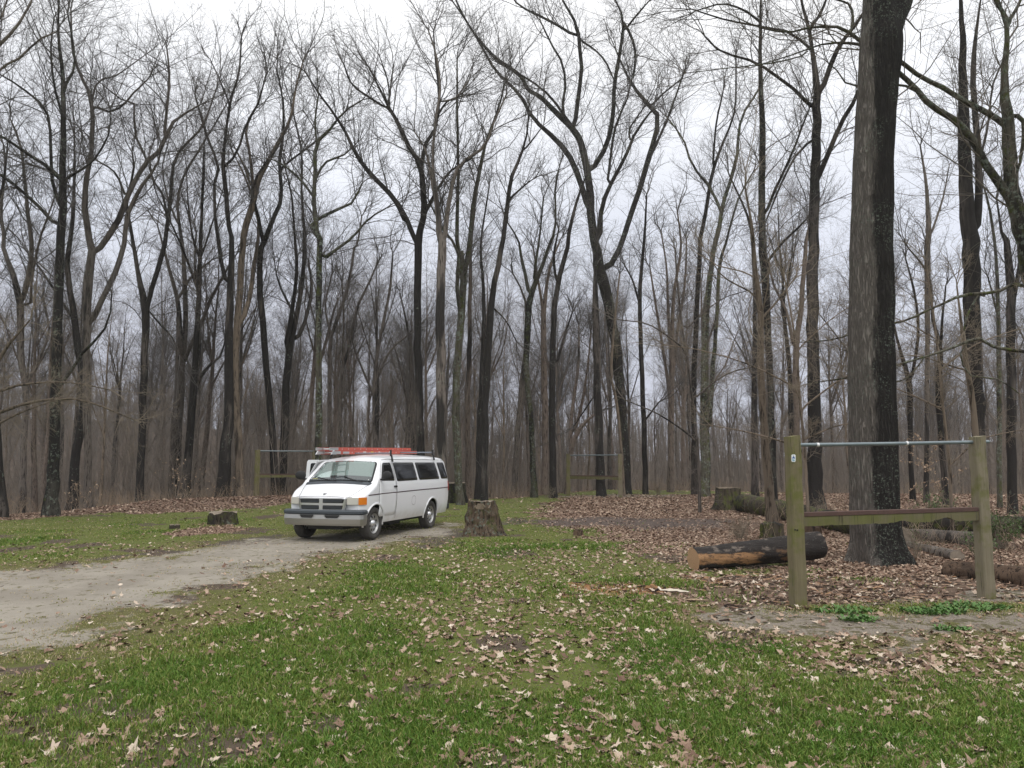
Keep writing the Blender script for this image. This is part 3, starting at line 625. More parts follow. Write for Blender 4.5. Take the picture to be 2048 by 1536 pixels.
# understory trees with flat, tan sprays of twigs
hero('spindly understory tree with level tan twigs before the dark trunks at the left border', 23, [
    [(-60, 1080, 16), (-50, 900, 14), (-30, 780, 12), (10, 700, 8), (60, 640, 5)],
    [(-40, 840, 8), (60, 805, 6), (160, 800, 4), (270, 840, 2)], [(-45, 800, 8), (40, 770, 5), (140, 765, 3), (220, 780, 2)],
    [(-45, 870, 6), (30, 830, 4), (110, 800, 2)]], BARK_TAN, TWIG_TAN, dens=2.2, size=.42, low=.7, flat=True, drift=.1, name='understory_tree')
hero('spindly understory tree with level tan twigs between the smooth tan tree and the left post', 19, [
    [(1620, 1090, 7), (1612, 950, 6), (1600, 800, 5), (1590, 680, 4), (1570, 560, 3)],
    [(1608, 900, 4), (1520, 870, 3), (1420, 850, 2)], [(1600, 820, 4), (1680, 760, 3), (1760, 720, 2)], [(1598, 780, 4), (1500, 730, 3), (1400, 700, 2), (1330, 690, 2)],
    [(1595, 700, 3), (1660, 640, 2), (1720, 600, 2)], [(1606, 880, 3), (1680, 850, 3), (1750, 850, 2)]], BARK_TAN, TWIG_TAN, dens=2.0, size=.42, low=.8, flat=True, drift=.2, name='understory_tree', flare=.1)
hero('spindly understory tree with level tan twigs right of the massive oak', 17.5, [
    [(1905, 1105, 7), (1900, 950, 6), (1885, 800, 5), (1870, 650, 4), (1850, 520, 3)],
    [(1900, 930, 4), (1960, 880, 3), (2040, 860, 2)], [(1888, 820, 4), (1800, 780, 3), (1720, 760, 2)], [(1880, 740, 4), (1950, 690, 3), (2030, 660, 2)], [(1875, 680, 3), (1800, 640, 2), (1740, 620, 2)]], BARK_TAN, TWIG_TAN, dens=2.0, size=.42, low=.8, flat=True, drift=.2, name='understory_tree', flare=.1)
hero('spindly understory tree with level twigs behind the tall ragged stump', 27, [
    [(1400, 1030, 7), (1395, 900, 6), (1380, 760, 5), (1360, 620, 4), (1350, 500, 3)],
    [(1392, 880, 4), (1320, 830, 3), (1250, 800, 2)], [(1385, 800, 4), (1450, 750, 3), (1520, 730, 2)], [(1372, 700, 4), (1300, 650, 3), (1240, 640, 2)], [(1368, 660, 3), (1440, 600, 2), (1500, 580, 2)]], BARK_GREY, TWIG_GREY, dens=2.0, size=.5, low=.8, flat=True, drift=.2, name='understory_tree', flare=.1)

# ------------------------------------------------------------------ background trees: templates and copies
def template(h, r, forks, rng, crown=.4, size=1., fine=.95, lean=.04):
    k = 12; z = np.linspace(-.3, h*.97, k)
    wx = np.cumsum(rng.normal(size=k)*.06)+lean*z*rng.uniform(-1, 1); wy = np.cumsum(rng.normal(size=k)*.06)
    wx -= wx[0]; wy -= wy[0]
    P = np.stack([wx, wy, z], 1); Rr = r*(1-.93*np.linspace(0, 1, k)**1.15)
    Rr = trunk_flare(P, Rr, .3)
    limbs = [(P, Rr)]
    for f in range(forks):
        t = rng.uniform(crown, .82); j = int(t*(k-1)); a = rng.uniform(0, 2*math.pi)
        L = h*(1-t)*rng.uniform(.7, 1.0)+1.2
        d = norm(np.array([math.cos(a)*.42, math.sin(a)*.42, 1.]))
        Q = [P[j]]
        for q in range(6):
            Q.append(Q[-1]+d*L/6); d = norm(d+rng.normal(size=3)*.10+np.array([0, 0, .06]))
        limbs.append((np.array(Q), Rr[j]*.62*np.linspace(1, .12, 7)))
    T = Tubes()
    for i, (Pq, Rq) in enumerate(limbs): T.add(Pq, Rq, 8 if i == 0 else 5)
    TW = Tubes(); limb_crown(TW, limbs, rng, 0, h, .95, size, .14, fine=fine)
    return T, TW
rg = np.random.default_rng(21)
TPL = []
specs = [(21, .25, 6, .42, 1.0), (19, .20, 5, .45, .95), (23, .28, 7, .40, 1.1), (17, .15, 4, .45, .8), (20, .22, 6, .5, 1.0), (15, .11, 4, .4, .75), (12, .075, 3, .35, .6), (18, .17, 5, .38, .9), (9, .05, 3, .3, .5), (22, .24, 5, .55, 1.0)]
for i, (h, r, f, c, s) in enumerate(specs):
    T, TW = template(h, r, f, rg, c, s)
    bk = [BARK_GREY, BARK_RED, BARK_GREY, BARK_GREY, BARK_RED, BARK_TAN, BARK_GREY, BARK_RED, BARK_TAN, BARK_DARK][i]
    TPL.append((T.mesh('trunk', [bk]), TW.mesh('crown', [TWIG_GREY if i % 2 else TWIG_DARK])))
placed = []
tries = 0
while len(placed) < 205 and tries < 9000:
    tries += 1
    Yv = 34+62*rg.random()**1.25; uu = rg.uniform(-.80, .80); x = uu*Yv
    e = float(edge_d(np.array([x]), np.array([Yv]))[0])
    if Yv < e+2.0: continue
    if any((x-a)**2+(Yv-b)**2 < (1.7 if Yv < 60 else 1.4)**2 for a, b in placed): continue
    placed.append((x, Yv))
for i, (x, y) in enumerate(sorted(placed, key=lambda q: q[1])):
    k = int(rg.choice(len(TPL), p=[.1, .1, .09, .1, .1, .13, .13, .1, .07, .08]))
    s = rg.uniform(.72, .98)*(.9 if y < 50 else 1)
    root = empty('woodland_tree', (x, y, gzf(x, y)-.05), rg.uniform(0, 6.28), s)
    link('trunk', TPL[k][0], root); link('crown', TPL[k][1], root)
    tag(root, 'bare leafless tree standing among many others in the woods behind the clearing', 'tree', 'bare woodland trees behind the clearing')

# far woods: one mass
def far_woods():
    rng = np.random.default_rng(5); n = 1700
    Y = 88+85*rng.random(n)**.8; X = rng.uniform(-.92, .92, n)*Y; zz = gz(X, Y)
    h = rng.uniform(7, 13, n); k = 4
    t = np.linspace(0, 1, k)
    P = np.empty((n, k, 3)); lx = rng.normal(size=(n, 1))*.6; ly = rng.normal(size=(n, 1))*.6
    P[:, :, 0] = X[:, None]+lx*t; P[:, :, 1] = Y[:, None]+ly*t; P[:, :, 2] = zz[:, None]-.3+h[:, None]*t
    Rr = rng.uniform(.06, .19, n)[:, None]*(1-.85*t)
    T = Tubes(); T.add(P, Rr, 4)
    A, AR = kids(P, Rr, 14, .12, .27, .45, 4, .7, .4, .12, .08, rng); T.add(A, np.maximum(AR, .013), 3)
    B, BR = kids(A, AR, 6, .15, .55, .7, 3, .7, .2, .15, .05, rng); T.add(B, np.maximum(BR, .007), 3)
    m = mat('far_wood', (.13, .108, .092), .95, spec=.1); g = NG(m); g.base(g.mix(g.noise(g.coord(), .35, 3), (.11, .097, .086), (.25, .215, .185)))
    o = link('far_woods', T.mesh('far_woods', [m])); tag(o, 'grey-brown mass of far woods covering the low hill', 'woods', kind='stuff')
    # thicket of saplings and brush just inside the woods
    n = 6500
    Y = 36+75*rng.random(n)**1.3; X = rng.uniform(-.85, .85, n)*Y; e = edge_d(X, Y); ok = Y > e+1.0; X = X[ok]; Y = Y[ok]; n = len(X)
    pos = np.stack([X, Y, gz(X, Y)-.1], 1); ln = rng.uniform(1.2, 6.5, n)
    A, AR = grow_from(pos, np.tile([0, 0, 1.], (n, 1)), ln, ln*.0045+.004, np.full(n, .003), 6, .16, .2, .10, .08, rng)
    T = Tubes(); T.add(A, AR, 3)
    B, BR = kids(A, AR, 7, .2, .34, .6, 4, .8, .1, .15, .04, rng); T.add(B, BR, 3)
    C, CR = kids(B, BR, 4, .15, .5, .7, 3, .7, .05, .15, .03, rng); T.add(C, CR, 3)
    m = mat('thicket', (.15, .12, .10), .95, spec=.1); g = NG(m); g.base(g.mix(g.noise(g.coord(), 1.2, 3), (.09, .078, .068), (.33, .28, .23)))
    o = link('undergrowth', T.mesh('undergrowth', [m])); tag(o, 'tangle of leafless saplings and brush under the trees', 'undergrowth', kind='stuff')
far_woods()
# ------------------------------------------------------------------ ground regions (world polygons laid out from the photograph)
def gpoly(pts): return np.array([ground_pt(u, max(v, 962))[:2] for u, v in pts])
def sdist(poly, x, y):
    """signed distance, positive inside"""
    x = np.asarray(x, float); y = np.asarray(y, float); d = np.full(x.shape, 1e9); ins = np.zeros(x.shape, bool)
    n = len(poly)
    for i in range(n):
        ax, ay = poly[i]; bx, by = poly[(i+1) % n]
        ex, ey = bx-ax, by-ay; wx, wy = x-ax, y-ay
        t = np.clip((wx*ex+wy*ey)/(ex*ex+ey*ey+1e-9), 0, 1)
        d = np.minimum(d, np.hypot(wx-ex*t, wy-ey*t))
        c = ((ay > y) != (by > y)) & (x < ex*(y-ay)/(by-ay+1e-12)+ax); ins ^= c
    return np.where(ins, d, -d)
P_PATH = gpoly([(-1500, 1190), (-600, 1165), (0, 1146), (150, 1132), (300, 1118), (440, 1092), (560, 1077), (640, 1070), (760, 1062), (880, 1050), (850, 1068), (740, 1086), (680, 1098), (560, 1128), (430, 1170), (300, 1200), (220, 1232), (70, 1270), (0, 1302), (-400, 1390), (-1500, 1450)])
P_LIT = gpoly([(1150, 992), (1340, 990), (1540, 988), (2100, 985), (2600, 985), (2600, 1190), (2048, 1178), (1700, 1172), (1560, 1135), (1400, 1128), (1290, 1098), (1180, 1068), (1075, 1048), (1090, 1018)])
P_MUD = gpoly([(1060, 1040), (1180, 1032), (1300, 1034), (1440, 1038), (1500, 1046), (1400, 1058), (1280, 1056), (1180, 1050), (1090, 1052)])
P_CHIP = gpoly([(1290, 1160), (1420, 1145), (1560, 1140), (1700, 1150), (2048, 1160), (2500, 1170), (2500, 1235), (2048, 1215), (1700, 1215), (1560, 1226), (1440, 1226), (1340, 1205), (1300, 1185)])
P_GRAV = gpoly([(1380, 1205), (1480, 1215), (1600, 1215), (1800, 1190), (2048, 1180), (2500, 1185), (2500, 1290), (2048, 1275), (1900, 1276), (1750, 1272), (1600, 1262), (1480, 1252), (1400, 1232)])
P_SAW = gpoly([(1130, 1168), (1230, 1160), (1330, 1158), (1400, 1140), (1450, 1152), (1440, 1170), (1370, 1182), (1260, 1190), (1180, 1196), (1120, 1190)])
P_FAR = gpoly([(1085, 994), (1200, 989), (1330, 989), (1400, 991), (1330, 996), (1180, 997)])
P_BANK = gpoly([(-700, 1038), (0, 1030), (200, 1012), (330, 1000), (560, 996), (700, 996), (640, 1008), (500, 1016), (380, 1026), (200, 1030), (60, 1040), (-700, 1052)])
P_STUMP = gpoly([(330, 1068), (420, 1046), (480, 1050), (490, 1060), (430, 1068), (350, 1074)])
P_RUT = gpoly([(120, 1118), (280, 1102), (400, 1085), (560, 1066), (600, 1068), (450, 1090), (330, 1108), (160, 1124)])
P_RUT2 = gpoly([(800, 1075), (950, 1045), (1060, 1030), (1080, 1046), (980, 1070), (900, 1092), (820, 1100)])
def regions(x, y):
    j = (fbm(x*1.1, y*1.1, 31, 4)-.5); j2 = (fbm(x*3.2, y*3.2, 37, 3)-.5)
    M = {}
    sd = sdist(P_PATH, x, y)
    M['path'] = sstep(-1.3, .9, sd+j*2.2+j2*1.0)
    sd = sdist(P_LIT, x, y); M['litter'] = sstep(-.9, .9, sd+j*2.6+j2*1.2)
    M['mud'] = sstep(-.9, .6, sdist(P_MUD, x, y)+j*2.4+j2)*.95
    M['mud'] = np.maximum(M['mud'], .8*sstep(-.1, .35, sdist(P_RUT, x, y)+j*.9+j2*1.0))
    M['mud'] = np.maximum(M['mud'], .6*sstep(-.1, .5, sdist(P_RUT2, x, y)+j*1.8+j2*1.2))
    M['chips'] = sstep(-.3, .5, sdist(P_CHIP, x, y)+j*1.6+j2*.8)
    M['gravel'] = sstep(-.5, .5, sdist(P_GRAV, x, y)+j*1.8+j2*1.3)
    M['gravel'] = np.maximum(M['gravel'], sstep(-.5, .8, sdist(P_FAR, x, y)+j*1.5)*.8)
    M['saw'] = sstep(-.25, .5, sdist(P_SAW, x, y)+j*2.0+j2*1.3)
    sd = sdist(P_BANK, x, y); M['litter'] = np.maximum(M['litter'], sstep(-.3, .6, sd+j*1.5))
    M['litter'] = np.maximum(M['litter'], sstep(-.2, .3, sdist(P_STUMP, x, y)+j*.8))
    e = edge_d(x, y); M['forest'] = sstep(-.8, .8, y-e+j*1.6)
    # bare worn spots in the lawn
    w = fbm(x*.9+40, y*.9, 51, 4); M['bare'] = sstep(.63, .70, w)*.8
    M['lush'] = sstep(.38, .62, fbm(x*.55, y*.55, 61, 4)*.8+.2*sstep(14, 5, y))*sstep(32, 14, y)
    # worn short moss strip beside the path and gravel
    near = np.maximum(sstep(-2.2, -.2, sdist(P_PATH, x, y)+j*2), sstep(-1.0, 0., sdist(P_GRAV, x, y)+j*1.5))
    M['moss'] = np.clip(near, 0, 1)
    M['lush'] = M['lush']*(1-.8*M['moss'])
    return M
def green_amount(M):
    return (1-M['path'])*(1-M['litter']*.97)*(1-M['mud']*.8)*(1-M['chips']*.95)*(1-M['gravel']*.92)*(1-M['saw']*.85)*(1-M['forest'])*(1-M['bare']*.9)

def build_ground():
    a = np.concatenate([np.linspace(-180, -60, 70, endpoint=False), np.linspace(-60, -42, 40, endpoint=False), np.linspace(-42, 42, 520, endpoint=False), np.linspace(42, 60, 40, endpoint=False), np.linspace(60, 180, 70, endpoint=False)])
    r = np.concatenate([[.05, .6, 1.2, 1.8, 2.4], 3*np.power(1.0125, np.arange(0, 350))]); r = r[r < 230]; r = np.concatenate([r, [250, 280, 320]])
    A, RR = np.meshgrid(np.radians(a), r); X = np.sin(A)*RR; Y = np.cos(A)*RR
    Zv = gz(X, Y)
    M = regions(X.ravel(), Y.ravel())
    z = Zv.ravel()
    z = z-.035*M['path']*(X.ravel() < 3)-.03*M['mud']+.02*(fbm(X.ravel()*2.2, Y.ravel()*2.2, 77, 3)-.5)*sstep(60, 30, Y.ravel())
    na = len(a); nr = len(r)
    idx = np.arange(na*nr).reshape(nr, na); b = np.roll(idx, -1, axis=1)
    Q = np.stack([idx[:-1], b[:-1], b[1:], idx[1:]], -1).reshape(-1, 4)[:, ::-1]
    V = np.stack([X.ravel(), Y.ravel(), z], 1)
    A1 = np.stack([M['path'], M['litter'], M['mud'], M['chips']], 1); A2 = np.stack([M['gravel'], M['saw'], M['forest'], M['lush']], 1); A3 = np.stack([M['bare'], M['moss'], M['moss']*0, M['moss']*0+1], 1)
    m = mat('ground', (.1, .1, .05), .95, spec=.1); g = NG(m); co = g.coord()
    n1 = g.noise(co, .9, 5, .6); n2 = g.noise(co, 6, 5, .65); n3 = g.noise(co, 34, 4, .65); n4 = g.noise(co, 110, 2, .6)
    s1 = g.node('ShaderNodeSeparateColor'); a1 = g.attr('ma'); g.lk(a1.outputs['Color'], s1.inputs[0])
    s2 = g.node('ShaderNodeSeparateColor'); a2 = g.attr('mb'); g.lk(a2.outputs['Color'], s2.inputs[0])
    s3 = g.node('ShaderNodeSeparateColor'); a3 = g.attr('mc'); g.lk(a3.outputs['Color'], s3.inputs[0])
    def edge(mask, k=.7, mid=.5, w=.12, nn=None):
        q = g.math('ADD', mask, g.math('MULTIPLY', g.math('SUBTRACT', nn or n2, .5), k))
        return g.smooth(q, mid-w, mid+w)
    gr = g.mix(n3, (.060, .085, .018), (.165, .185, .045)); gr = g.mix(g.math('MULTIPLY', s3.outputs[1], .7), gr, g.mix(n3, (.075, .068, .024), (.18, .155, .065)))
    gr = g.mix(g.math('MULTIPLY', a2.outputs['Alpha'], .6), gr, (.045, .095, .014))
    soil = g.mix(n3, (.055, .040, .030), (.135, .105, .080))
    gr = g.mix(g.math('MULTIPLY', g.smooth(n3, .50, .62), .9), gr, soil)
    c = gr
    c = g.mix(edge(s3.outputs[0], .5), c, soil)
    lit = g.mix(n3, (.13, .083, .062), (.33, .232, .178)); lit = g.mix(g.smooth(n2, .42, .32), lit, (.05, .035, .028))
    c = g.mix(edge(s1.outputs[1], .8), c, lit)
    c = g.mix(g.math('MULTIPLY', edge(s1.outputs[2], .5), .85), c, g.mix(n3, (.050, .040, .036), (.125, .102, .092)))
    chip = g.mix(g.noise(g.mapping(co, (1, 2.2, 1)), 20, 4, .7), (.055, .036, .026), (.22, .155, .115))
    c = g.mix(edge(a1.outputs['Alpha'], .6), c, chip)
    c = g.mix(edge(s2.outputs[1], .9), c, g.mix(n3, (.20, .095, .045), (.36, .20, .10)))
    grav = g.mix(n4, (.12, .100, .080), (.36, .315, .262)); grav = g.mix(g.smooth(n3, .48, .36), grav, (.11, .09, .075))
    grav = g.mix(g.math('MULTIPLY', g.smooth(n2, .49, .57), .85), grav, g.mix(n3, (.06, .06, .025), (.13, .11, .06))); c = g.mix(edge(s2.outputs[0], 1.3), c, grav)
    pth = g.mix(n4, (.20, .178, .146), (.43, .392, .33)); pth = g.mix(g.smooth(n1, .35, .65), pth, g.mix(n4, (.15, .132, .108), (.34, .306, .255)))
    nst = g.noise(g.mapping(co, (1.0, .8, 1)), 6.0, 6, .70)
    tuft = g.mix(n3, (.075, .075, .028), (.16, .13, .07))
    pth = g.mix(g.math('MULTIPLY', g.smooth(nst, .56, .62), .8), pth, tuft)
    c = g.mix(edge(s1.outputs[0], 1.7, .5, .16, nst), c, pth)
    fl = g.mix(n2, (.060, .044, .034), (.165, .120, .092))
    c = g.mix(edge(s2.outputs[2], .4), c, fl)
    g.base(c)
    hb = g.math('ADD', g.math('MULTIPLY', n3, .7), g.math('MULTIPLY', n4, .3)); g.bump(hb, .8, .03)
    me = mesh_np('ground', V, Q, mats=[m], attrs={'ma': A1, 'mb': A2, 'mc': A3})
    tag(link('ground', me), 'clearing of grass, dirt track and leaf litter', 'ground', kind='structure')
build_ground()

# ------------------------------------------------------------------ grass blades
def sample_view(n, dmin, dmax, p, rng, umax=.80):
    """points in the camera's wedge, density falling with distance as 1/d^p"""
    q = rng.random(n); e = 2-p
    d = (dmin**e+(dmax**e-dmin**e)*q)**(1/e) if abs(e) > 1e-3 else dmin*(dmax/dmin)**q
    u = rng.uniform(-umax, umax, n)
    return u*d, d
KEEP_OUT = []
def build_grass():
    rng = np.random.default_rng(3)
    x, y = sample_view(1500000, 3.6, 38, 1.70, rng)
    M = regions(x, y); g = green_amount(M)
    cl = fbm(x*5, y*5, 71, 3)
    dens = g*(.42+.58*M['lush'])*sstep(.30, .52, cl+.12*M['lush'])*(1-.35*M['moss'])
    dens = np.maximum(dens, .10*M['path']*(fbm(x*3, y*3, 73, 3) > .62))
    # lush tufts round the near frame posts
    tuft = np.exp(-(((x-3.9)/.75)**2+((y-9.35)/.33)**2))+np.exp(-(((x-5.6)/1.0)**2+((y-9.55)/.36)**2))*1.2+.8*np.exp(-(((x-2.3)/.5)**2+((y-11.3)/.3)**2))
    tuft += .9*np.exp(-(((x+.1)/.5)**2+((y-17.6)/.5)**2))+.9*np.exp(-(((x+8.4)/.45)**2+((y-21.4)/.5)**2))
    dens = np.maximum(dens, np.clip(tuft*1.2, 0, 1))
    keep = rng.random(len(x)) < dens
    x = x[keep]; y = y[keep]; lush = M['lush'][keep]+tuft[keep]; moss = M['moss'][keep]; n = len(x)
    z = gz(x, y)-.005
    h = (.018+.044*rng.random(n)**1.6)*(.45+.75*np.clip(lush, 0, 1.3))*(1-.35*np.clip(moss, 0, 1))*(.75+.7*fbm(x*2, y*2, 79, 2))
    w = (.0022+.0022*rng.random(n))*np.clip(y/6, 1, 3.6)
    a = rng.uniform(0, 6.28, n); b = rng.uniform(0, 6.28, n); bend = rng.uniform(.15, .95, n)
    wx, wy = np.cos(a)*w, np.sin(a)*w
    lx, ly = np.cos(b)*h*bend, np.sin(b)*h*bend
    V = np.empty((n, 5, 3))
    V[:, 0] = np.stack([x-wx, y-wy, z], 1); V[:, 1] = np.stack([x+wx, y+wy, z], 1)
    V[:, 2] = np.stack([x+wx*.8+lx*.35, y+wy*.8+ly*.35, z+h*.6], 1); V[:, 3] = np.stack([x-wx*.8+lx*.35, y-wy*.8+ly*.35, z+h*.6], 1)
    V[:, 4] = np.stack([x+lx, y+ly, z+h*(1-.25*bend)], 1)
    i = np.arange(n)*5
    Q = np.stack([i, i+1, i+2, i+3], 1); T = np.stack([i+3, i+2, i+4], 1)
    hue = np.clip(.14+.46*fbm(x*.8+7, y*.8, 83, 4)+.55*rng.random(n)-.25*np.clip(lush, 0, 1)+.38*(rng.random(n) < .13)+.3*np.clip(moss, 0, 1), 0, 1)
    m = mat('grass_blade', (.1, .2, .03), .65, spec=.25); g_ = NG(m)
    av = g_.attr('hue').outputs['Fac']
    g_.base(g_.ramp(av, [(0, (.058, .138, .014)), (.4, (.105, .182, .024)), (.7, (.185, .215, .045)), (.88, (.28, .25, .09)), (1, (.46, .38, .24))]))
    g_.b.inputs['Subsurface Weight'].default_value = 0
    me = mesh_np('grass', V.reshape(-1, 3), Q, T, mats=[m], smooth=False, attrs={'hue': np.repeat(hue, 5)})
    tag(link('grass', me), 'short green grass growing over the clearing', 'grass', kind='stuff')
build_grass()

# ------------------------------------------------------------------ fallen leaves
def leaf_templates(rng, lobed):
    out = []
    for k in range(8):
        if lobed:
            # oak / maple outline as radial star with lobes
            m = 15; a = np.linspace(0, 2*math.pi, m, endpoint=False)+rng.normal(size=15)*.06
            rr = np.where(np.arange(m) % 3 == 0, 1., np.where(np.arange(m) % 3 == 1, .66, .72))*(.72+.40*rng.random(m))
            L = np.stack([np.cos(a)*rr*1.1, np.sin(a)*rr*.85], 1)
        else:
            m = 5; a = np.linspace(0, 2*math.pi, m, endpoint=False); rr = .65+.6*rng.random(m); L = np.stack([np.cos(a)*rr, np.sin(a)*rr*.7], 1)
        c1, c2 = rng.uniform(-.7, .9), rng.uniform(-.4, .7)
        zz = (c1*L[:, 1]**2+c2*L[:, 0]**2*.8)*.75+rng.normal(size=m)*.09
        V = np.vstack([[0, 0, 0], np.column_stack([L, zz])])
        T = np.array([[0, 1+i, 1+(i+1) % m] for i in range(m)])
        out.append((V, T))
    return out
LEAFMAT = mat('dry_leaf', (.3, .2, .14), .8, spec=.25); _g = NG(LEAFMAT)
_g.base(_g.ramp(_g.attr('hue').outputs['Fac'], [(0, (.070, .042, .030)), (.25, (.15, .090, .062)), (.55, (.275, .185, .132)), (.8, (.40, .295, .215)), (1, (.62, .53, .43))]))
def scatter_leaves(name, x, y, size, lift, lobed, rng, tilt, label, hue0=.15, hue1=1.):
    TP = leaf_templates(rng, lobed); n = len(x); Vs = []; Ts = []; Hs = []; off = 0
    k = rng.integers(0, len(TP), n); z = gz(x, y)+lift
    az = rng.uniform(0, 6.28, n); tx = rng.normal(size=n)*tilt; ty = rng.normal(size=n)*tilt
    hue = hue0+(hue1-hue0)*rng.random(n)
    for t in range(len(TP)):
        s = np.where(k == t)[0]
        if not len(s): continue
        V, T = TP[t]; nv = len(V)
        P = V[None]*size[s][:, None, None]
        ca, sa = np.cos(az[s])[:, None], np.sin(az[s])[:, None]
        X = P[..., 0]*ca-P[..., 1]*sa; Y = P[..., 0]*sa+P[..., 1]*ca; ZZ = P[..., 2]+X*tx[s][:, None]+Y*ty[s][:, None]
        W = np.stack([X+x[s][:, None], Y+y[s][:, None], ZZ+z[s][:, None]], -1)
        Vs.append(W.reshape(-1, 3)); Ts.append((T[None]+(off+np.arange(len(s))*nv)[:, None, None]).reshape(-1, 3)); off += len(s)*nv
        Hs.append(np.repeat(hue[s], nv))
    me = mesh_np(name, np.concatenate(Vs), None, np.concatenate(Ts), mats=[LEAFMAT], smooth=False, attrs={'hue': np.concatenate(Hs)})
    o = link(name, me); tag(o, label, 'leaves', kind='stuff'); return o
def build_leaves():
    rng = np.random.default_rng(8)
    x, y = sample_view(60000, 3.7, 17, 1.15, rng)
    M = regions(x, y); c = fbm(x*1.3, y*1.3, 91, 4); c2 = fbm(x*5, y*5, 92, 2)
    right = sstep(-.5, .45, x/y)
    w = (.26+.34*sstep(.44, .68, c+.08*right)+.50*sstep(.50, .72, c2))*(1-.95*M['path'])*(1-.85*M['gravel'])*(.42+.75*right)
    w = w*(1-.35*np.exp(-((x+.15)/1.0)**2-((y-7.3)/1.0)**2)); w = np.maximum(w, .55*M['litter']*(1-M['mud'])); w = np.maximum(w, .35*M['chips'])
    k = rng.random(len(x)) < w; x = x[k]; y = y[k]
    size = .014+.038*rng.random(len(x))**1.8
    scatter_leaves('fallen_leaves', x, y, size, .002+.024*rng.random(len(x)), True, rng, .30, 'dry tan oak leaves scattered over the near grass', .22, 1.0)
    x, y = sample_view(420000, 12, 50, 1.0, rng)
    M = regions(x, y); e = edge_d(x, y)
    w = np.maximum(M['litter']*(1-.97*M['mud'])*(1-.85*M['gravel']), .8*M['forest']*(y < e+2))+.045*sstep(.45, .65, fbm(x*1.1, y*1.1, 95, 3))*(1-M['path'])
    w *= (y < e+4)
    k = rng.random(len(x)) < w; x = x[k]; y = y[k]
    size = .020+.026*rng.random(len(x)); size *= np.clip(y/22, 1, 1.5)
    scatter_leaves('leaf_litter', x, y, size, .006+.02*rng.random(len(x)), False, rng, .22, 'brown leaf litter carpeting the back of the clearing', .12, .88)
build_leaves()

def build_chips():
    rng = np.random.default_rng(12); x, y = sample_view(9000, 8.5, 16, 1.2, rng)
    M = regions(x, y); k = rng.random(len(x)) < np.clip(M['chips']*.9*(fbm(x*2, y*2, 97, 3) > .42)+.5*M['saw'], 0, 1); x = x[k]; y = y[k]; n = len(x)
    L = .03+.10*rng.random(n)**2; w = .007+.016*rng.random(n); h = .004+.008*rng.random(n); a = rng.normal(size=n)*.7; z = gz(x, y)+.004
    B = np.array([[-1, -1, 0], [1, -1, 0], [1, 1, 0], [-1, 1, 0], [-.85, -.7, 1], [.8, -.8, 1], [.9, .7, 1], [-.8, .8, 1]], float)
    P = B[None]*np.stack([L, w, h], 1)[:, None, :]; P[..., 2] += P[..., 0]*rng.normal(size=(n, 1))*.12+.004
    ca, sa = np.cos(a)[:, None], np.sin(a)[:, None]
    V = np.stack([P[..., 0]*ca-P[..., 1]*sa+x[:, None], P[..., 0]*sa+P[..., 1]*ca+y[:, None], P[..., 2]+z[:, None]], -1)
    F_ = np.array([[0, 3, 2, 1], [4, 5, 6, 7], [0, 1, 5, 4], [1, 2, 6, 5], [2, 3, 7, 6], [3, 0, 4, 7]])
    Q = (F_[None]+(np.arange(n)*8)[:, None, None]).reshape(-1, 4)
    m = mat('bark_chip', (.2, .1, .05), .9, spec=.1); g = NG(m); g.base(g.ramp(g.attr('hue').outputs['Fac'], [(0, (.02, .015, .013)), (.5, (.07, .045, .032)), (.7, (.20, .13, .09)), (.9, (.36, .21, .12)), (1, (.50, .40, .30))]))
    tag(link('bark_chips', mesh_np('bark_chips', V.reshape(-1, 3), Q, mats=[m], smooth=False, attrs={'hue': np.repeat(rng.random(n), 8)})), 'shredded bark and wood chips round the sawn log', 'wood chips', kind='stuff')
build_chips()

# dry stalks and brambles along the edge of the clearing
def build_dry():
    rng = np.random.default_rng(14); n = 5200
    u = rng.uniform(-.78, .8, n); e = np.interp(u, EU, EV); y = e+rng.normal(size=n)*.9+.9; x = u*y
    y2 = rng.uniform(14, 38, 1500); u2 = rng.uniform(.28, .8, 1500); k = (fbm(u2*y2*.5, y2*.5, 101, 3) > .53)
    x = np.concatenate([x, (u2*y2)[k]]); y = np.concatenate([y, y2[k]]); n = len(x)
    dens = fbm(x*.35, y*.35, 103, 3); k = rng.random(n) < sstep(.32, .6, dens); x = x[k]; y = y[k]; n = len(x)
    pos = np.stack([x, y, gz(x, y)-.02], 1); ln = .25+.75*rng.random(n)**1.6
    A, AR = grow_from(pos, np.tile([0, 0, 1.], (n, 1)), ln, np.full(n, .0035)+.003*rng.random(n), np.full(n, .0015), 5, .45, .1, .16, -.07, rng)
    T = Tubes(); T.add(A, AR, 3); B, BR = kids(A, AR, 3, .3, .4, .8, 3, .6, 0, .1, 0, rng); T.add(B, BR, 3)
    m = mat('dry_stalk', (.34, .26, .18), .9, spec=.1); g = NG(m); g.base(g.mix(g.noise(g.coord(), 2.0, 3), (.16, .115, .08), (.46, .36, .26)))
    tag(link('dry_grass', T.mesh('dry_grass', [m])), 'dry tan stalks and brambles along the edge of the woods', 'dry grass', kind='stuff')
build_dry()
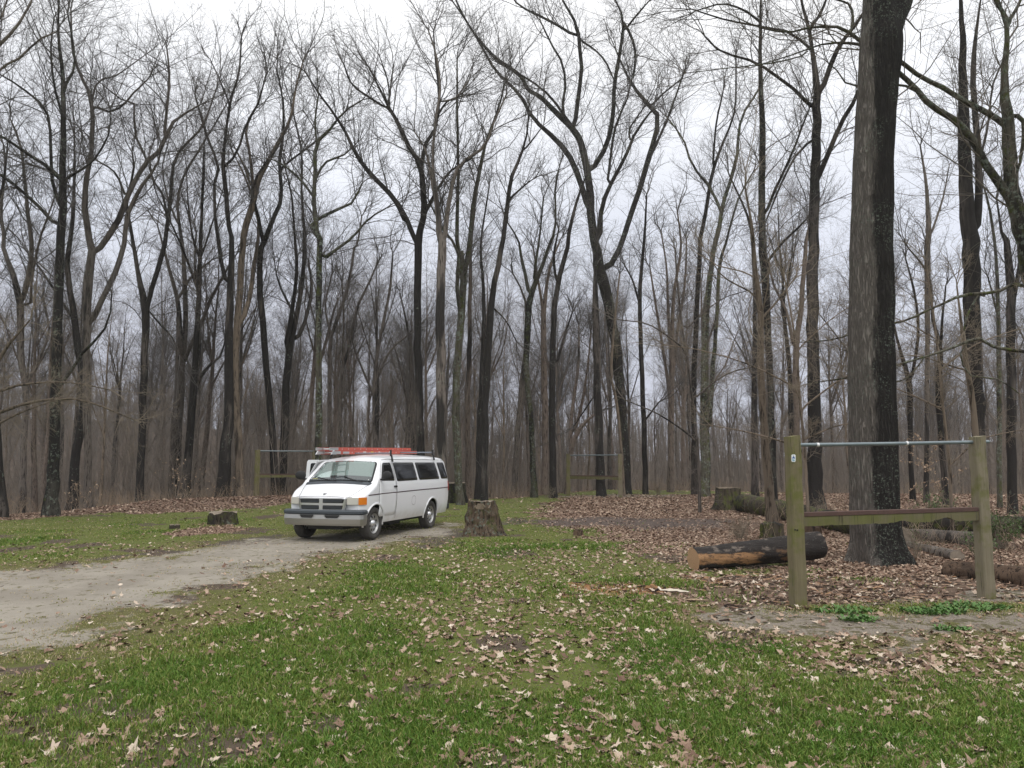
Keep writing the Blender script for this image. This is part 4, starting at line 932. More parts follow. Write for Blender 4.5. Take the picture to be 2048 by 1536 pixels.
# ------------------------------------------------------------------ wooden bar frames
def wood_mat(name, a, b, green, mossy=.5):
    m = mat(name, a, .85, spec=.2); g = NG(m); co = g.coord()
    st = g.noise(g.mapping(co, (1, 1, .05)), 38, 5, .7); st2 = g.noise(g.mapping(co, (1, 1, .10)), 9, 4, .7)
    bl = g.noise(co, 2.6, 4, .65)
    c = g.mix(st, a, b); c = g.mix(g.math('MULTIPLY', g.smooth(bl, .60-.25*mossy, .78-.25*mossy), .75), c, g.mix(st2, green, tuple(min(1, q*1.9) for q in green)))
    c = g.mix(g.smooth(st2, .36, .26), c, (.035, .030, .020)); c = g.mix(g.smooth(g.noise(g.mapping(co, (1, 1, .02)), 60, 2, .5), .66, .70), c, (.03, .026, .02))
    g.base(c); g.bump(st, .5, .006); return m
POSTW = wood_mat('weathered_post', (.105, .088, .048), (.24, .205, .125), (.085, .092, .022), .62)
POSTW2 = wood_mat('weathered_post_grey', (.135, .115, .070), (.27, .235, .17), (.085, .090, .022), .48)
BEAMW = wood_mat('mossy_beam', (.095, .084, .045), (.19, .17, .10), (.085, .088, .028), .55)
RUST = mat('rusty_channel', (.085, .050, .042), .75, .0, .3); _g = NG(RUST); _g.base(_g.mix(_g.noise(_g.coord(), 9, 5, .7), (.050, .030, .028), (.135, .078, .062)))
STEEL = mat('galvanised_bar', (.20, .235, .25), .45, .55, .5); _g = NG(STEEL); _g.base(_g.mix(_g.noise(_g.coord(), 7, 4, .6), (.12, .15, .165), (.27, .31, .32)))
WHITE_TAPE = mat('white_tape', (.75, .75, .75), .6)
def bar_frame(label, A, B, h=(2.09, 2.09), pw=.155, barz=(1.98, 1.98), bar_r=.024, beamz=(.98, 1.11), sign=False, over=0., group='wooden bar frames on the clearing', rot=.30, barout=.0, dark=False):
    A = np.array(A, float); B = np.array(B, float); d = B-A; L = np.linalg.norm(d); ang = math.atan2(d[1], d[0])
    za, zb = gzf(*A), gzf(*B)
    root = empty('bar_frame', (A[0], A[1], za), ang)
    tag(root, label, 'bar frame', group)
    for x, hh, z0, mt in ((0, h[0], 0, POSTW), (L, h[1], zb-za, POSTW2)):
        bm = bmesh.new(); n = 15
        w = pw/2; c = w*.34
        ring = [(w, -c), (w, c), (c, w), (-c, w), (-w, c), (-w, -c), (-c, -w), (c, -w)]
        ring = [(w, -w+c*.55), (w, w-c*.55), (w-c*.55, w), (-w+c*.55, w), (-w, w-c*.55), (-w, -w+c*.55), (-w+c*.55, -w), (w-c*.55, -w)]
        rows = []
        for i in range(n):
            z = -.4+(hh+.4)*i/(n-1); t = (1.09-.10*i/(n-1)); jx = .004*math.sin(i*1.7+x); jy = .004*math.cos(i*2.3+x)
            cr, sr = math.cos(rot), math.sin(rot)
            rows.append([bm.verts.new(((px*cr-py*sr)*t+jx, (px*sr+py*cr)*t+jy, z+(.012*math.sin(px*30) if i == n-1 else 0))) for px, py in ring])
        for r0, r1 in zip(rows, rows[1:]):
            for q in range(8): bm.faces.new((r0[q], r0[(q+1) % 8], r1[(q+1) % 8], r1[q]))
        bm.faces.new(rows[-1])
        p = bm_obj('post', bm, mt, root, False, (x, 0, z0))
        # bolt holes near beam height and a knot at the top
        if sign and x == 0:
            for k, (dx, dz) in enumerate(((-.062, .93), (-.03, .925))):
                bm = bmesh.new(); bmesh.ops.create_cone(bm, cap_ends=True, segments=10, radius1=.009, radius2=.009, depth=.01)
                bmesh.ops.transform(bm, matrix=Matrix.Translation((dx, -pw/2*1.12-.02*0, dz)) @ Matrix.Rotation(R(90), 4, 'X'), verts=bm.verts)
                bm_obj('bolt_hole', bm, BLACK, p)
    # steel bar
    T = Tubes(); x0 = pw*.3; x1 = L+barout
    k = 14; t = np.linspace(0, 1, k)
    P = np.stack([x0+(x1-x0)*t, 0*t, barz[0]+(barz[1]+(zb-za)*0-barz[0])*t-.004*np.sin(t*3.14)], 1)
    T.add(P, np.full(k, bar_r), 12); bar = link('bar', T.mesh('bar', [STEEL]), root)
    if sign:
        for s, wd in ((.10, .035), (.555, .03)):
            T = Tubes(); q = np.array([[x0+(x1-x0)*s, 0, barz[0]+(barz[1]-barz[0])*s-.002], [x0+(x1-x0)*s+wd*.5, 0, barz[0]+(barz[1]-barz[0])*s-.002], [x0+(x1-x0)*s+wd, 0, barz[0]+(barz[1]-barz[0])*s-.002]])
            T.add(q, np.array([bar_r+.002]*3), 12); link('white_mark', T.mesh('white_mark', [WHITE_TAPE]), bar)
    # beam with rotten lower edge, tilted with the bar
    bm = bmesh.new(); n = 60; fr = []; bx0 = pw*.5; bx1 = L-pw*.2
    for i in range(n):
        t = i/(n-1); x = bx0+(bx1-bx0)*t; dzb = (barz[1]-barz[0]-.02)*t*1.0
        rot_ = .05*max(0, float(fbm(np.array([t*9+h[0]]), np.array([.5]), 7, 3)[0])-.45)*6 if .03 < t < .85 else 0
        if t < .10: rot_ = 0
        lo = beamz[0]+dzb+rot_*.55; hi = beamz[1]+dzb-.045
        fr.append([bm.verts.new((x, yy, zz)) for yy, zz in ((-.045, lo), (-.045, hi), (.045, hi), (.045, lo+.01))])
    for a, b in zip(fr, fr[1:]):
        for q in range(4): bm.faces.new((a[q], a[(q+1) % 4], b[(q+1) % 4], b[q]))
    bm.faces.new(fr[0]); bm.faces.new(fr[-1])
    beam = bm_obj('beam', bm, BEAMW, root)
    bm = bmesh.new(); dz = (barz[1]-barz[0]-.02)
    sl = math.atan2(dz, bx1-bx0)
    box_bm(bm, (bx0+bx1)/2, 0, beamz[1]+dz/2-.018, bx1-bx0+.02, .104, .05, .004, Matrix.Rotation(-sl, 3, 'Y'))
    bm_obj('beam_cap', bm, RUST, beam)
    return root, ang
BLACK = mat('black_hole', (.012, .011, .010), .9)
# near frame
A = ground_pt(1597, 1213)[:2]; B = ground_pt(1973, 1197)[:2]
NF, nang = bar_frame('nearest bar frame, with a small white and blue sign on its left post', A, B, h=(2.075, 2.09), barz=(1.965, 2.02), beamz=(.965, 1.125), sign=True, barout=.18, rot=.02)
# trail sign on the left face of the left post
SIGNW = mat('sign_white', (.78, .80, .80), .4); SIGNB = mat('sign_blue', (.03, .10, .30), .4); SIGNT = mat('sign_teal', (.10, .30, .42), .4)
def sign():
    bm = bmesh.new(); box_bm(bm, 0, 0, 0, .052, .004, .092, .0)
    vs = [e for e in bm.edges if abs(e.verts[0].co.z-e.verts[1].co.z) < .001 and abs(e.verts[0].co.x-e.verts[1].co.x) < .001]
    bmesh.ops.bevel(bm, geom=vs, offset=.008, segments=3, affect='EDGES')
    s = bm_obj('trail_sign', bm, SIGNW, NF, False, (-.053, -.096, 1.80)); s.rotation_euler = (0, R(2), R(-6))
    def poly(name, pts, m, y=-.0035):
        bm = bmesh.new(); a = [bm.verts.new((px, y, pz)) for px, pz in pts]; b = [bm.verts.new((px, y+.002, pz)) for px, pz in pts]
        bm.faces.new(a); bm.faces.new(b[::-1])
        for i in range(len(pts)): bm.faces.new((a[i], b[i], b[(i+1) % len(pts)], a[(i+1) % len(pts)]))
        bm_obj(name, bm, m, s)
    poly('blue_arrow', [(0, .038), (.006, .020), (.016, .006), (.018, -.004), (.006, -.006), (0, .004), (-.006, -.006), (-.018, -.004), (-.016, .006), (-.006, .020)], SIGNB)
    c = [(math.cos(a)*.018, -.022+math.sin(a)*.014) for a in np.linspace(0, 2*math.pi, 18, endpoint=False)]
    poly('blue_disc', c, SIGNT)
    c = [(math.cos(a)*.010+.004, -.020+math.sin(a)*.006) for a in np.linspace(0, 2*math.pi, 12, endpoint=False)]
    poly('pale_wave', c, SIGNW, -.0055)
sign()
A = ground_pt(1137, 992)[:2]; B = ground_pt(1241, 995)[:2]
bar_frame('distant bar frame in the middle, on a pale gravel pad before the woods', A, B, h=(2.2, 2.18), pw=.20, barz=(2.12, 2.12), beamz=(.88, 1.08), bar_r=.03, barout=.12, rot=.5)
A = ground_pt(512, 1005)[:2]; B = ground_pt(627, 1003)[:2]
bar_frame('distant bar frame left of the van, partly hidden by the open van door', A, B, h=(2.2, 2.2), pw=.18, barz=(2.15, 2.15), beamz=(.98, 1.14), bar_r=.026, barout=.15, rot=.4)

# ------------------------------------------------------------------ logs and stumps
CUT = mat('cut_wood', (.45, .26, .14), .85); _g = NG(CUT); _co = _g.coord()
_w = _g.node('ShaderNodeTexWave', wave_type='RINGS', rings_direction='X'); _g.lk(_co, _w.inputs[0]); _w.inputs['Scale'].default_value = 14; _w.inputs['Distortion'].default_value = 3
_g.base(_g.mix(_w.outputs['Fac'], _g.mix(_g.noise(_co, 9, 5, .7), (.20, .10, .05), (.42, .25, .13)), (.52, .33, .19)))
GREYCUT = mat('weathered_cut', (.25, .2, .15), .9); _g = NG(GREYCUT); _g.base(_g.mix(_g.noise(_g.coord(), 13, 5, .7), (.10, .078, .058), (.34, .285, .22)))
def log_mat(name, strip=None):
    m = mat(name, (.05, .04, .03), .85, spec=.25); g = NG(m); co = g.coord()
    n = g.noise(g.mapping(co, (.22, 1, 1)), 16, 6, .72); n2 = g.noise(g.mapping(co, (.5, 1, 1)), 5, 5, .7); sp = g.noise(co, 34, 4, .7)
    c = g.mix(n, (.008, .007, .007), (.045, .038, .034)); c = g.mix(g.smooth(sp, .64, .68), c, (.20, .19, .18))
    sx = g.node('ShaderNodeSeparateXYZ'); g.lk(co, sx.inputs[0])
    # peeled strip: x below 1.35, facing the viewer, above the underside
    px = g.smooth(g.math('ADD', sx.outputs[0], g.math('MULTIPLY', g.math('SUBTRACT', n2, .5), .9)), 1.25, 1.08)
    pz = g.smooth(g.math('ADD', sx.outputs[2], g.math('MULTIPLY', g.math('SUBTRACT', n2, .5), .22)), -.085, -.06)
    pz2 = g.smooth(g.math('ADD', sx.outputs[2], g.math('MULTIPLY', g.math('SUBTRACT', n2, .5), .15)), .125, .10)
    st = g.mix(n, (.15, .065, .028), (.50, .30, .15)); st = g.mix(g.smooth(g.noise(g.mapping(co, (.35, 1, 1)), 22, 5, .75), .48, .60), st, (.13, .075, .045))
    c = g.mix(g.math('MULTIPLY', g.math('MULTIPLY', px, pz), pz2), c, st)
    c = g.mix(g.math('MULTIPLY', g.math('MULTIPLY', g.smooth(n2, .52, .60), g.smooth(sx.outputs[2], .10, .16)), .7), c, g.mix(sp, (.11, .085, .07), (.30, .25, .21)))
    pt = g.math('MULTIPLY', g.smooth(g.noise(g.mapping(co, (.5, 1, 1)), 3.4, 4, .6), .60, .66), g.smooth(sx.outputs[0], 1.3, 1.5)); c = g.mix(g.math('MULTIPLY', pt, .7), c, g.mix(n, (.07, .035, .02), (.30, .18, .10)))
    g.base(c); g.bump(n, 1.0, .03); return m
def log(name, label, A, B, ra, rb, m, endm, cat='log', k=46, s=30, rough=.05, bend=0., flare=0., grp=None, sink=.06, parent_end=True, za=None, zb=None):
    A = np.array(A, float); B = np.array(B, float); L = np.linalg.norm(B-A); ang = math.atan2(B[1]-A[1], B[0]-A[0])
    z0 = (gzf(*A) if za is None else za)+ra-sink; z1 = (gzf(*B) if zb is None else zb)+rb-sink
    t = np.linspace(0, 1, k); P = np.stack([t*L, bend*np.sin(t*3.1), (z1-z0)*t], 1)
    Rr = ra+(rb-ra)*t+flare*np.exp(-t*L/.12)
    a = np.arange(s)/s*2*math.pi
    T_, A_ = np.meshgrid(t*L, a, indexing='ij')
    wob = 1+rough*2*(fbm(T_*1.5+5, np.cos(A_)*2+np.sin(A_)*2.7+9, int(L*10), 4)-.5)+rough*.8*(fbm(T_*3, A_*5, 7, 2)-.5)
    TB = Tubes(); TB.add(P, Rr, s, wob=wob[None])
    root = empty(name, (A[0], A[1], z0), ang)
    tag(root, label, cat, grp)
    link('trunk', TB.mesh('trunk', [m]), root)
    V = np.concatenate(TB.V)
    for i, e in enumerate((0, k-1)):
        ring = V[e*s:(e+1)*s]; c = ring.mean(0)+np.array([(-.01 if e == 0 else .01), 0, 0])
        VV = np.vstack([c, ring, c+(ring-c)*.5]); T = [[0, 1+s+(q+1) % s, 1+s+q] for q in range(s)]; Q = [[1+s+q, 1+s+(q+1) % s, 1+(q+1) % s, 1+q] for q in range(s)]
        me = mesh_np('cut_end', VV, Q, T, mats=[endm if not isinstance(endm, tuple) else endm[i]], smooth=False)
        link('cut_end', me, root)
    return root
LOGM = log_mat('charred_log')
A = ground_pt(1390, 1141)[:2]+np.array([0, .1]); B = np.array([A[0]+2.32, A[1]+.62])
log('sawn_log', 'freshly sawn black-barked log with an orange cut end and peeled side', A, B, .185, .225, LOGM, (CUT, LOGM), flare=.02, sink=.02, rough=.14, zb=.13)
# long mossy fallen trunk
A = ground_pt(1478, 1024)[:2]; B = ground_pt(1818, 1097)[:2]+np.array([0, .2])
log('fallen_log', 'long mossy fallen trunk running from the tall stump to behind the oak', A+np.array([.1, -.1]), B, .34, .22, BARK_LOG, GREYCUT, k=60, rough=.12, bend=.25, sink=.04)
A = ground_pt(1822, 1078)[:2]; B = ground_pt(1990, 1098)[:2]
log('fallen_log', 'bare grey split log lying right of the massive oak', A, B, .15, .19, BARK_GREY, GREYCUT, rough=.14)
A = ground_pt(1815, 1095)[:2]; B = ground_pt(1915, 1122)[:2]
log('fallen_log', 'smaller grey log low beside the roots of the massive oak', A, B, .09, .12, BARK_GREY, GREYCUT, rough=.16, k=26)
A = ground_pt(1800, 1062)[:2]; B = ground_pt(2090, 1070)[:2]
log('fallen_log', 'mossy log at the back right, seen through the near frame', A, B, .22, .26, BARK_LOG, GREYCUT, rough=.14)
ROT = bark('rotten_wood', (.17, .115, .08), (.045, .030, .022), .2, .1, .0)
A = ground_pt(1895, 1150)[:2]; B = ground_pt(2120, 1178)[:2]
log('rotten_log', 'crumbling brown rotten log behind the right post of the near frame', A, B, .15, .19, ROT, ROT, rough=.26, sink=.1)

STM = bark('stump_bark', (.21, .15, .105), (.050, .036, .026), .12, .55, .62, bscale=.8)
STM2 = bark('stump_moss', (.10, .082, .06), (.030, .026, .020), .35, .3, .80, bscale=.8)
def stump(label, x, y, h, rt, rb, m, topm=GREYCUT, lob=.35, seed=1, notch=False, tilt=0., jag=.02, rough=.12, moundy=False, n_l=5, ang=None):
    z0 = gzf(x, y); rng = np.random.default_rng(seed); s = 64; k = 34
    a = np.arange(s)/s*2*math.pi; t = np.linspace(0, 1, k)
    TT, AA = np.meshgrid(t, a, indexing='ij')
    fl = np.exp(-TT*h/(.30 if h > .5 else .13))
    lobes = sum(np.clip(np.cos(AA-p), 0, 1)**6*w for p, w in zip((rng.uniform(0, 6.28, n_l)*.25+np.arange(n_l)*6.28/n_l) if ang is None else np.array(ang), rng.uniform(.7, 1.2, n_l)))
    rr = rt+(rb-rt)*fl*(.45+lob*2*lobes*.8)+ (0)
    rr = rr*(1+rough*2*(fbm(AA*3.1+seed, TT*h*4, seed, 4)-.5)+rough*.6*(fbm(np.cos(AA)*14+20, np.sin(AA)*14+TT*h*1.5, seed+3, 2)-.5))
    zt = h*(1+jag*3*(fbm(np.cos(AA)*2+5, np.sin(AA)*2+5, seed, 3)-.5)+tilt*np.cos(AA))
    ZZ = -.12+(zt+.12)*TT
    X = np.cos(AA)*rr; Y = np.sin(AA)*rr
    V = np.stack([X.ravel(), Y.ravel(), ZZ.ravel()], 1)
    idx = np.arange(s*k).reshape(k, s); b = np.roll(idx, -1, 1)
    Q = np.stack([idx[:-1], b[:-1], b[1:], idx[1:]], -1).reshape(-1, 4)
    root = empty('tree_stump', (x, y, z0)); tag(root, label, 'stump')
    link('bark', mesh_np('bark', V, Q, mats=[m], smooth=True), root)
    ring = V[-s:]; c = ring.mean(0); Vt = [c]; Ts = []; Qs = []
    for q in (1., .7, .35):
        Vt += [c+(p-c)*(q*.998)+np.array([0, 0, .004 if q == 1 else (.012*rng.normal() if not moundy else .05*(1-q))]) for p in ring]
    for q in range(s):
        Ts.append([0, 1+2*s+q, 1+2*s+(q+1) % s])
        for r in (0, 1): Qs.append([1+r*s+q, 1+r*s+(q+1) % s, 1+(r+1)*s+(q+1) % s, 1+(r+1)*s+q])
    link('cut_top', mesh_np('cut_top', np.array(Vt), Qs, Ts, mats=[topm], smooth=False), root)
    if notch:
        # smooth half-round felling cut on the viewer's side
        mm = 22; w = notch; P = []
        aa = np.linspace(math.pi, 2*math.pi, mm)
        f = -math.pi/2
        pts = [(math.cos(q)*w, math.sin(q)*w*.72) for q in aa]
        VV = []
        for px, pz in pts+[(0, -.02)]:
            an = f+px/rt; j = (an/(2*math.pi)*s) % s; j0 = int(j); zz = h+pz-.015; kk = np.clip((zz+.12)/(h+.12)*(k-1), 0, k-1); k0 = int(kk)
            r_ = rr[k0, j0]+.012
            VV.append((math.cos(an)*r_, math.sin(an)*r_, zz))
        n_ = len(VV)-1; Tn = [[n_, i, i+1] for i in range(n_-1)]
        link('felling_cut', mesh_np('felling_cut', np.array(VV), None, Tn, mats=[NOTCH], smooth=False), root)
    return root
NOTCH = mat('notch_wood', (.2, .15, .1), .9); _g = NG(NOTCH); _g.base(_g.mix(_g.noise(_g.coord(), 17, 5, .7), (.085, .065, .045), (.27, .21, .145)))
p = ground_pt(963, 1070); stump('knee-high broad stump with flared mossy roots right of the van', p[0], p[1]+.15, .80, .29, .51, STM, notch=.22, seed=4, lob=.85, rough=.26, n_l=5, ang=(.05, 3.25, -1.0, -2.1, 1.5), jag=.04)
p = ground_pt(917, 1006); stump('dark mossy stump half hidden behind the rear of the van', p[0]-.1, p[1]+.2, .86, .36, .58, STM2, seed=8)
p = ground_pt(440, 1050); stump('low flat-topped wide stump in the grass left of the van', p[0], p[1]+.2, .33, .37, .56, STM2, seed=12, jag=.16, lob=.2)
p = ground_pt(346, 1058); stump('tiny stump remnant left of the low flat stump', p[0], p[1]+.1, .10, .11, .16, STM2, seed=15, jag=.15)
p = ground_pt(1464, 1022); stump('tall ragged stump at the end of the long fallen trunk', p[0]-.05, p[1]+.2, .80, .40, .62, STM2, seed=19, jag=.04, topm=NOTCH)
p = ground_pt(1552, 1082); stump('small rounded mossy stump just above the sawn log', p[0], p[1]+.2, .34, .24, .33, STM2, topm=STM2, seed=23, moundy=True, jag=.2, rough=.2)
p = ground_pt(1622, 1083); stump('broken root lump between the sawn log and the near frame', p[0]+.15, p[1]+.5, .30, .22, .34, ROT, topm=ROT, seed=27, moundy=True, jag=.35, rough=.3)
p = ground_pt(1157, 1072); stump('leaf-covered small stub in the grass right of the broad stump', p[0], p[1]+.1, .12, .10, .16, ROT, topm=ROT, seed=31, moundy=True, jag=.3, rough=.3)

# pale splinter and sticks
def splinter(label, u, v, L, w, h, ang, m, seed):
    p = ground_pt(u, v); rng = np.random.default_rng(seed); n = 9; t = np.linspace(0, 1, n); s = 7
    P = np.stack([t*L, rng.normal(size=n)*w*.15, .012+.5*h+np.abs(rng.normal(size=n))*h*.2], 1); Rr = w*.5*(.35+.65*np.sin(np.clip(t*1.15, 0, 1)*3.0))*(.7+.6*rng.random(n))
    T = Tubes(); T.add(P, Rr, s, wob=(np.array([1, .55, .8, .5, 1, .6, .7])[None, None, :]*np.ones((1, n, 1))))
    o = link('wood_splinter', T.mesh('wood_splinter', [m], smooth=False), None, (p[0], p[1], gzf(p[0], p[1])), ang); tag(o, label, 'wood piece'); return o
PALE = mat('pale_wood', (.62, .55, .45), .85); TANW = mat('tan_wood', (.36, .26, .17), .85)
splinter('pale white splinter of wood lying in the grass before the sawn log', 1316, 1186, .42, .075, .05, -.45, PALE, 3)
splinter('long tan bark strip on the gravel near the white splinter', 1362, 1203, .34, .04, .02, -.35, TANW, 6)
splinter('dark charred bark slab below the orange sawdust', 1290, 1181, .20, .07, .03, .1, LOGM, 9)

# low bushes and pale-leaved shrubs
SHL = mat('pale_leaf', (.42, .30, .2), .8); GRL = mat('green_leaf', (.07, .13, .03), .6); _g = NG(GRL); _g.base(_g.mix(_g.noise(_g.coord(), 9, 2), (.035, .075, .015), (.12, .19, .05)))
def shrub(label, x, y, h, n, leaves, lm, seed, spread=.35, lsize=.035, name='shrub', tm=None, cat='shrub', single=False):
    rng = np.random.default_rng(seed); z0 = gzf(x, y); root = empty(name, (x, y, z0)); tag(root, label, cat)
    pos = np.zeros((n, 3)); pos[:, :2] = rng.normal(size=(n, 2))*(.12 if not single else .01)*h; pos[:, 2] = -.03
    A, AR = grow_from(pos, np.tile([0, 0, 1.], (n, 1)), h*(.6+.5*rng.random(n)), np.full(n, .006+.004*h), np.full(n, .003), 8, spread, .1, .14, .0, rng)
    T = Tubes(); T.add(A, AR, 4); B, BR = kids(A, AR, 7, .25, .42, .6, 5, .9, 0, .14, .0, rng); T.add(B, BR, 3); C, CR = kids(B, BR, 4, .2, .5, .7, 3, .7, 0, .15, .0, rng); T.add(C, CR, 3)
    link('stems', T.mesh('stems', [tm or TWIG_TAN]), root)
    if leaves:
        pts = np.concatenate([B.reshape(-1, 3), C.reshape(-1, 3)]); q = pts[rng.integers(0, len(pts), leaves)]; m_ = len(q)
        d1 = norm(rng.normal(size=(m_, 3))); d2 = norm(np.cross(d1, rng.normal(size=(m_, 3)))); s = (lsize*(.6+.7*rng.random(m_)))[:, None]
        V = np.stack([q, q+d1*s+d2*s*.45, q+d1*s*2, q+d1*s-d2*s*.45], 1).reshape(-1, 3); Q = np.arange(m_*4).reshape(-1, 4)
        link('leaves', mesh_np('leaves', V, Q, mats=[lm], smooth=False), root)
for i, (u, v, dz, h, n, lv, lm, lab, ls) in enumerate([
    (445, 1003, .5, 1.5, 7, 150, SHL, 'bare shrub with pale leaves right of the brush pile, before the stout black tree', .045),
    (365, 1008, .3, 2.2, 5, 110, SHL, 'tall sparse shrub with pale leaves behind the leaf bank', .045),
    (150, 1028, .4, 1.1, 5, 70, SHL, 'small pale-leaved shrub beside the lichen-blotched tree', .04),
    (400, 1003, .2, .9, 16, 0, SHL, 'heap of dry arching brambles on the leaf bank', .03),
    (1895, 1062, .3, 1.0, 14, 900, GRL, 'green leafy bush behind the right post of the near frame', .03),
    (2010, 1100, .0, .9, 15, 900, GRL, 'green leafy bush at the right border above the rotten log', .03),
    (1960, 1118, .0, .5, 10, 350, GRL, 'low green sprouts left of the rotten log', .025),
    (1850, 1120, .2, .7, 8, 60, GRL, 'thin bare twigs and sprouts at the foot of the massive oak', .02),
    (1640, 1055, .4, .8, 9, 0, SHL, 'dry twiggy tuft behind the left post of the near frame', .02),
    (1480, 1080, .0, .55, 18, 0, SHL, 'tuft of tan dry grass stalks above the sawn log', .02),
    (1100, 997, .3, .7, 16, 0, SHL, 'tuft of dry stalks left of the middle bar frame', .02),
    (1320, 990, .3, .7, 16, 0, SHL, 'tuft of dry stalks right of the middle bar frame', .02)]):
    p = ground_pt(u, v); shrub(lab, p[0], p[1]+dz, h, n, lv, lm, 40+i, lsize=ls)
p = ground_pt(1885, 1015); shrub('young beech sapling still holding pale dry leaves, right of the massive oak', p[0], p[1], 3.4, 2, 420, SHL, 77, .2, .045, name='beech_sapling', cat='sapling', single=True)
# broad-leaved herb clumps round the near frame
def herb(label, x, y, r, n, seed):
    rng = np.random.default_rng(seed); z0 = gzf(x, y); a = rng.uniform(0, 6.28, n); q = np.sqrt(rng.random(n))*r
    cx, cy = np.cos(a)*q, np.sin(a)*q*.55; az = rng.uniform(0, 6.28, n); L = .035+.05*rng.random(n); w = .010+.012*rng.random(n); up = rng.uniform(.2, 1.0, n)
    dx, dy = np.cos(az), np.sin(az)
    b = np.stack([cx, cy, np.full(n, .0)], 1); m_ = b+np.stack([dx*L*.55, dy*L*.55, L*up*.8], 1); t_ = b+np.stack([dx*L, dy*L, L*up*.9], 1); s = np.stack([-dy*w, dx*w, 0*w], 1)
    V = np.stack([b, m_+s, t_, m_-s], 1).reshape(-1, 3)
    o = link('herb_clump', mesh_np('herb_clump', V, np.arange(4*n).reshape(-1, 4), mats=[GRL2], smooth=False), None, (x, y, z0)); tag(o, label, 'plant')
GRL2 = mat('herb_leaf', (.07, .16, .03), .55); _g = NG(GRL2); _g.base(_g.mix(_g.noise(_g.coord(), 12, 2), (.045, .12, .018), (.11, .22, .04)))
for i, (u, v, r, n, lab) in enumerate([(1945, 1218, .42, 420, 'bright green weeds round the foot of the right post'), (1865, 1226, .36, 320, 'bright green weeds between the posts, left of the right post clump'), (1690, 1225, .34, 260, 'green grassy weeds just right of the left post'), (1715, 1243, .20, 120, 'small weed clump on the gravel in front of the near frame'), (1905, 1262, .18, 80, 'tiny weed tuft on the gravel at the lower right of the frame')]):
    p = ground_pt(u, v); herb(lab, p[0], p[1], r, n, 60+i)
# ------------------------------------------------------------------ van.  local: x = vehicle right, s = distance behind front axle (y = -s), z up
PAINT = mat('white_paint', (.74, .75, .76), .28, coat=.6); _g = NG(PAINT); _co = _g.coord()
_sx = _g.node('ShaderNodeSeparateXYZ'); _g.lk(_co, _sx.inputs[0])
_dirt = _g.smooth(_g.math('ADD', _sx.outputs[2], _g.math('MULTIPLY', _g.noise(_co, 5, 4), .3)), .78, .42)
_g.base(_g.mix(_g.math('MULTIPLY', _dirt, .6), (.84, .85, .865), (.50, .46, .39)))
CHROME = mat('chrome', (.66, .66, .67), .2, .65)
DULLCHROME = mat('dusty_chrome', (.42, .41, .38), .32, .8)
DPLAST = mat('dark_plastic', (.045, .055, .065), .5); BLK = mat('black_rubber', (.018, .018, .018), .75)
TYRE = mat('tyre_rubber', (.040, .038, .036), .85); _g = NG(TYRE); _g.base(_g.mix(_g.noise(_g.coord(), 7, 4), (.022, .021, .020), (.085, .078, .070)))
RIM = mat('rim_steel', (.42, .42, .41), .35, .7)
DGLASS = mat('tinted_glass', (.008, .009, .010), .04, spec=.5, coat=.0)
LENS = mat('headlight_lens', (.58, .56, .50), .12, coat=.8); AMBER = mat('amber_lens', (.75, .22, .02), .15, coat=.8); REDL = mat('tail_lens', (.35, .015, .015), .15, coat=.5)
STRIPE = mat('stripe_tape', (.050, .018, .025), .5); CREAM = mat('cabin_lining', (.36, .40, .385), .8)
WSG = bpy.data.materials.new('windscreen_glass'); WSG.use_nodes = True
_nt = WSG.node_tree; _nt.nodes.clear(); _o = _nt.nodes.new('ShaderNodeOutputMaterial'); _mx = _nt.nodes.new('ShaderNodeMixShader'); _tr = _nt.nodes.new('ShaderNodeBsdfTransparent'); _gl = _nt.nodes.new('ShaderNodeBsdfGlossy'); _fr = _nt.nodes.new('ShaderNodeFresnel'); _ma = _nt.nodes.new('ShaderNodeMath')
_tr.inputs[0].default_value = (.72, .80, .78, 1); _gl.inputs[0].default_value = (1, 1, 1, 1); _gl.inputs[1].default_value = .02; _fr.inputs[0].default_value = 1.38
_ma.operation = 'MULTIPLY_ADD'; _ma.inputs[1].default_value = 1.0; _ma.inputs[2].default_value = .06
_nt.links.new(_fr.outputs[0], _ma.inputs[0]); _nt.links.new(_ma.outputs[0], _mx.inputs[0]); _nt.links.new(_tr.outputs[0], _mx.inputs[1]); _nt.links.new(_gl.outputs[0], _mx.inputs[2]); _nt.links.new(_mx.outputs[0], _o.inputs[0])

TOPS = [(-.72, .965), (-.70, .985), (-.66, 1.0), (-.45, 1.09), (-.2, 1.195), (-.02, 1.275), (.02, 1.30), (.30, 1.545), (.52, 1.735), (.60, 1.79), (.72, 1.835), (.90, 1.875), (1.3, 1.915), (2, 1.94), (3.2, 1.945), (4.1, 1.93), (4.3, 1.905), (4.40, 1.86), (4.45, 1.80)]
WF = [(-.72, .865), (-.66, .90), (-.55, .945), (-.4, .975), (-.1, .995), (.3, 1.), (4.1, 1.), (4.35, .985), (4.45, .955)]
SIDE = [(.36, .90), (.44, .935), (.60, .955), (.62, .968), (.9, .985), (1.1, .985), (1.25, .968), (1.5, .905), (1.75, .835), (1.85, .80), (2.0, .74)]
def lerp(tb, x): return float(np.interp(x, [a for a, b in tb], [b for a, b in tb]))
def side_w(s, z): return lerp(SIDE, z)*lerp(WF, s)
def corner_r(s): return float(np.interp(s, [-.72, -.1, .1, .6, 4.2, 4.45], [.05, .07, .06, .085, .10, .08]))
def crown(s): return float(np.interp(s, [-.72, 0, .6, 1.2], [.03, .045, .05, .06]))
def top_z(s, x):
    zt = lerp(TOPS, s); w = side_w(s, zt-corner_r(s)); return zt-crown(s)*(abs(x)/w)**2
def bow(x, s): return .14*(min(abs(x), .96)/.9)**2.5*min(max((-s-.25)/.47, 0), 1)
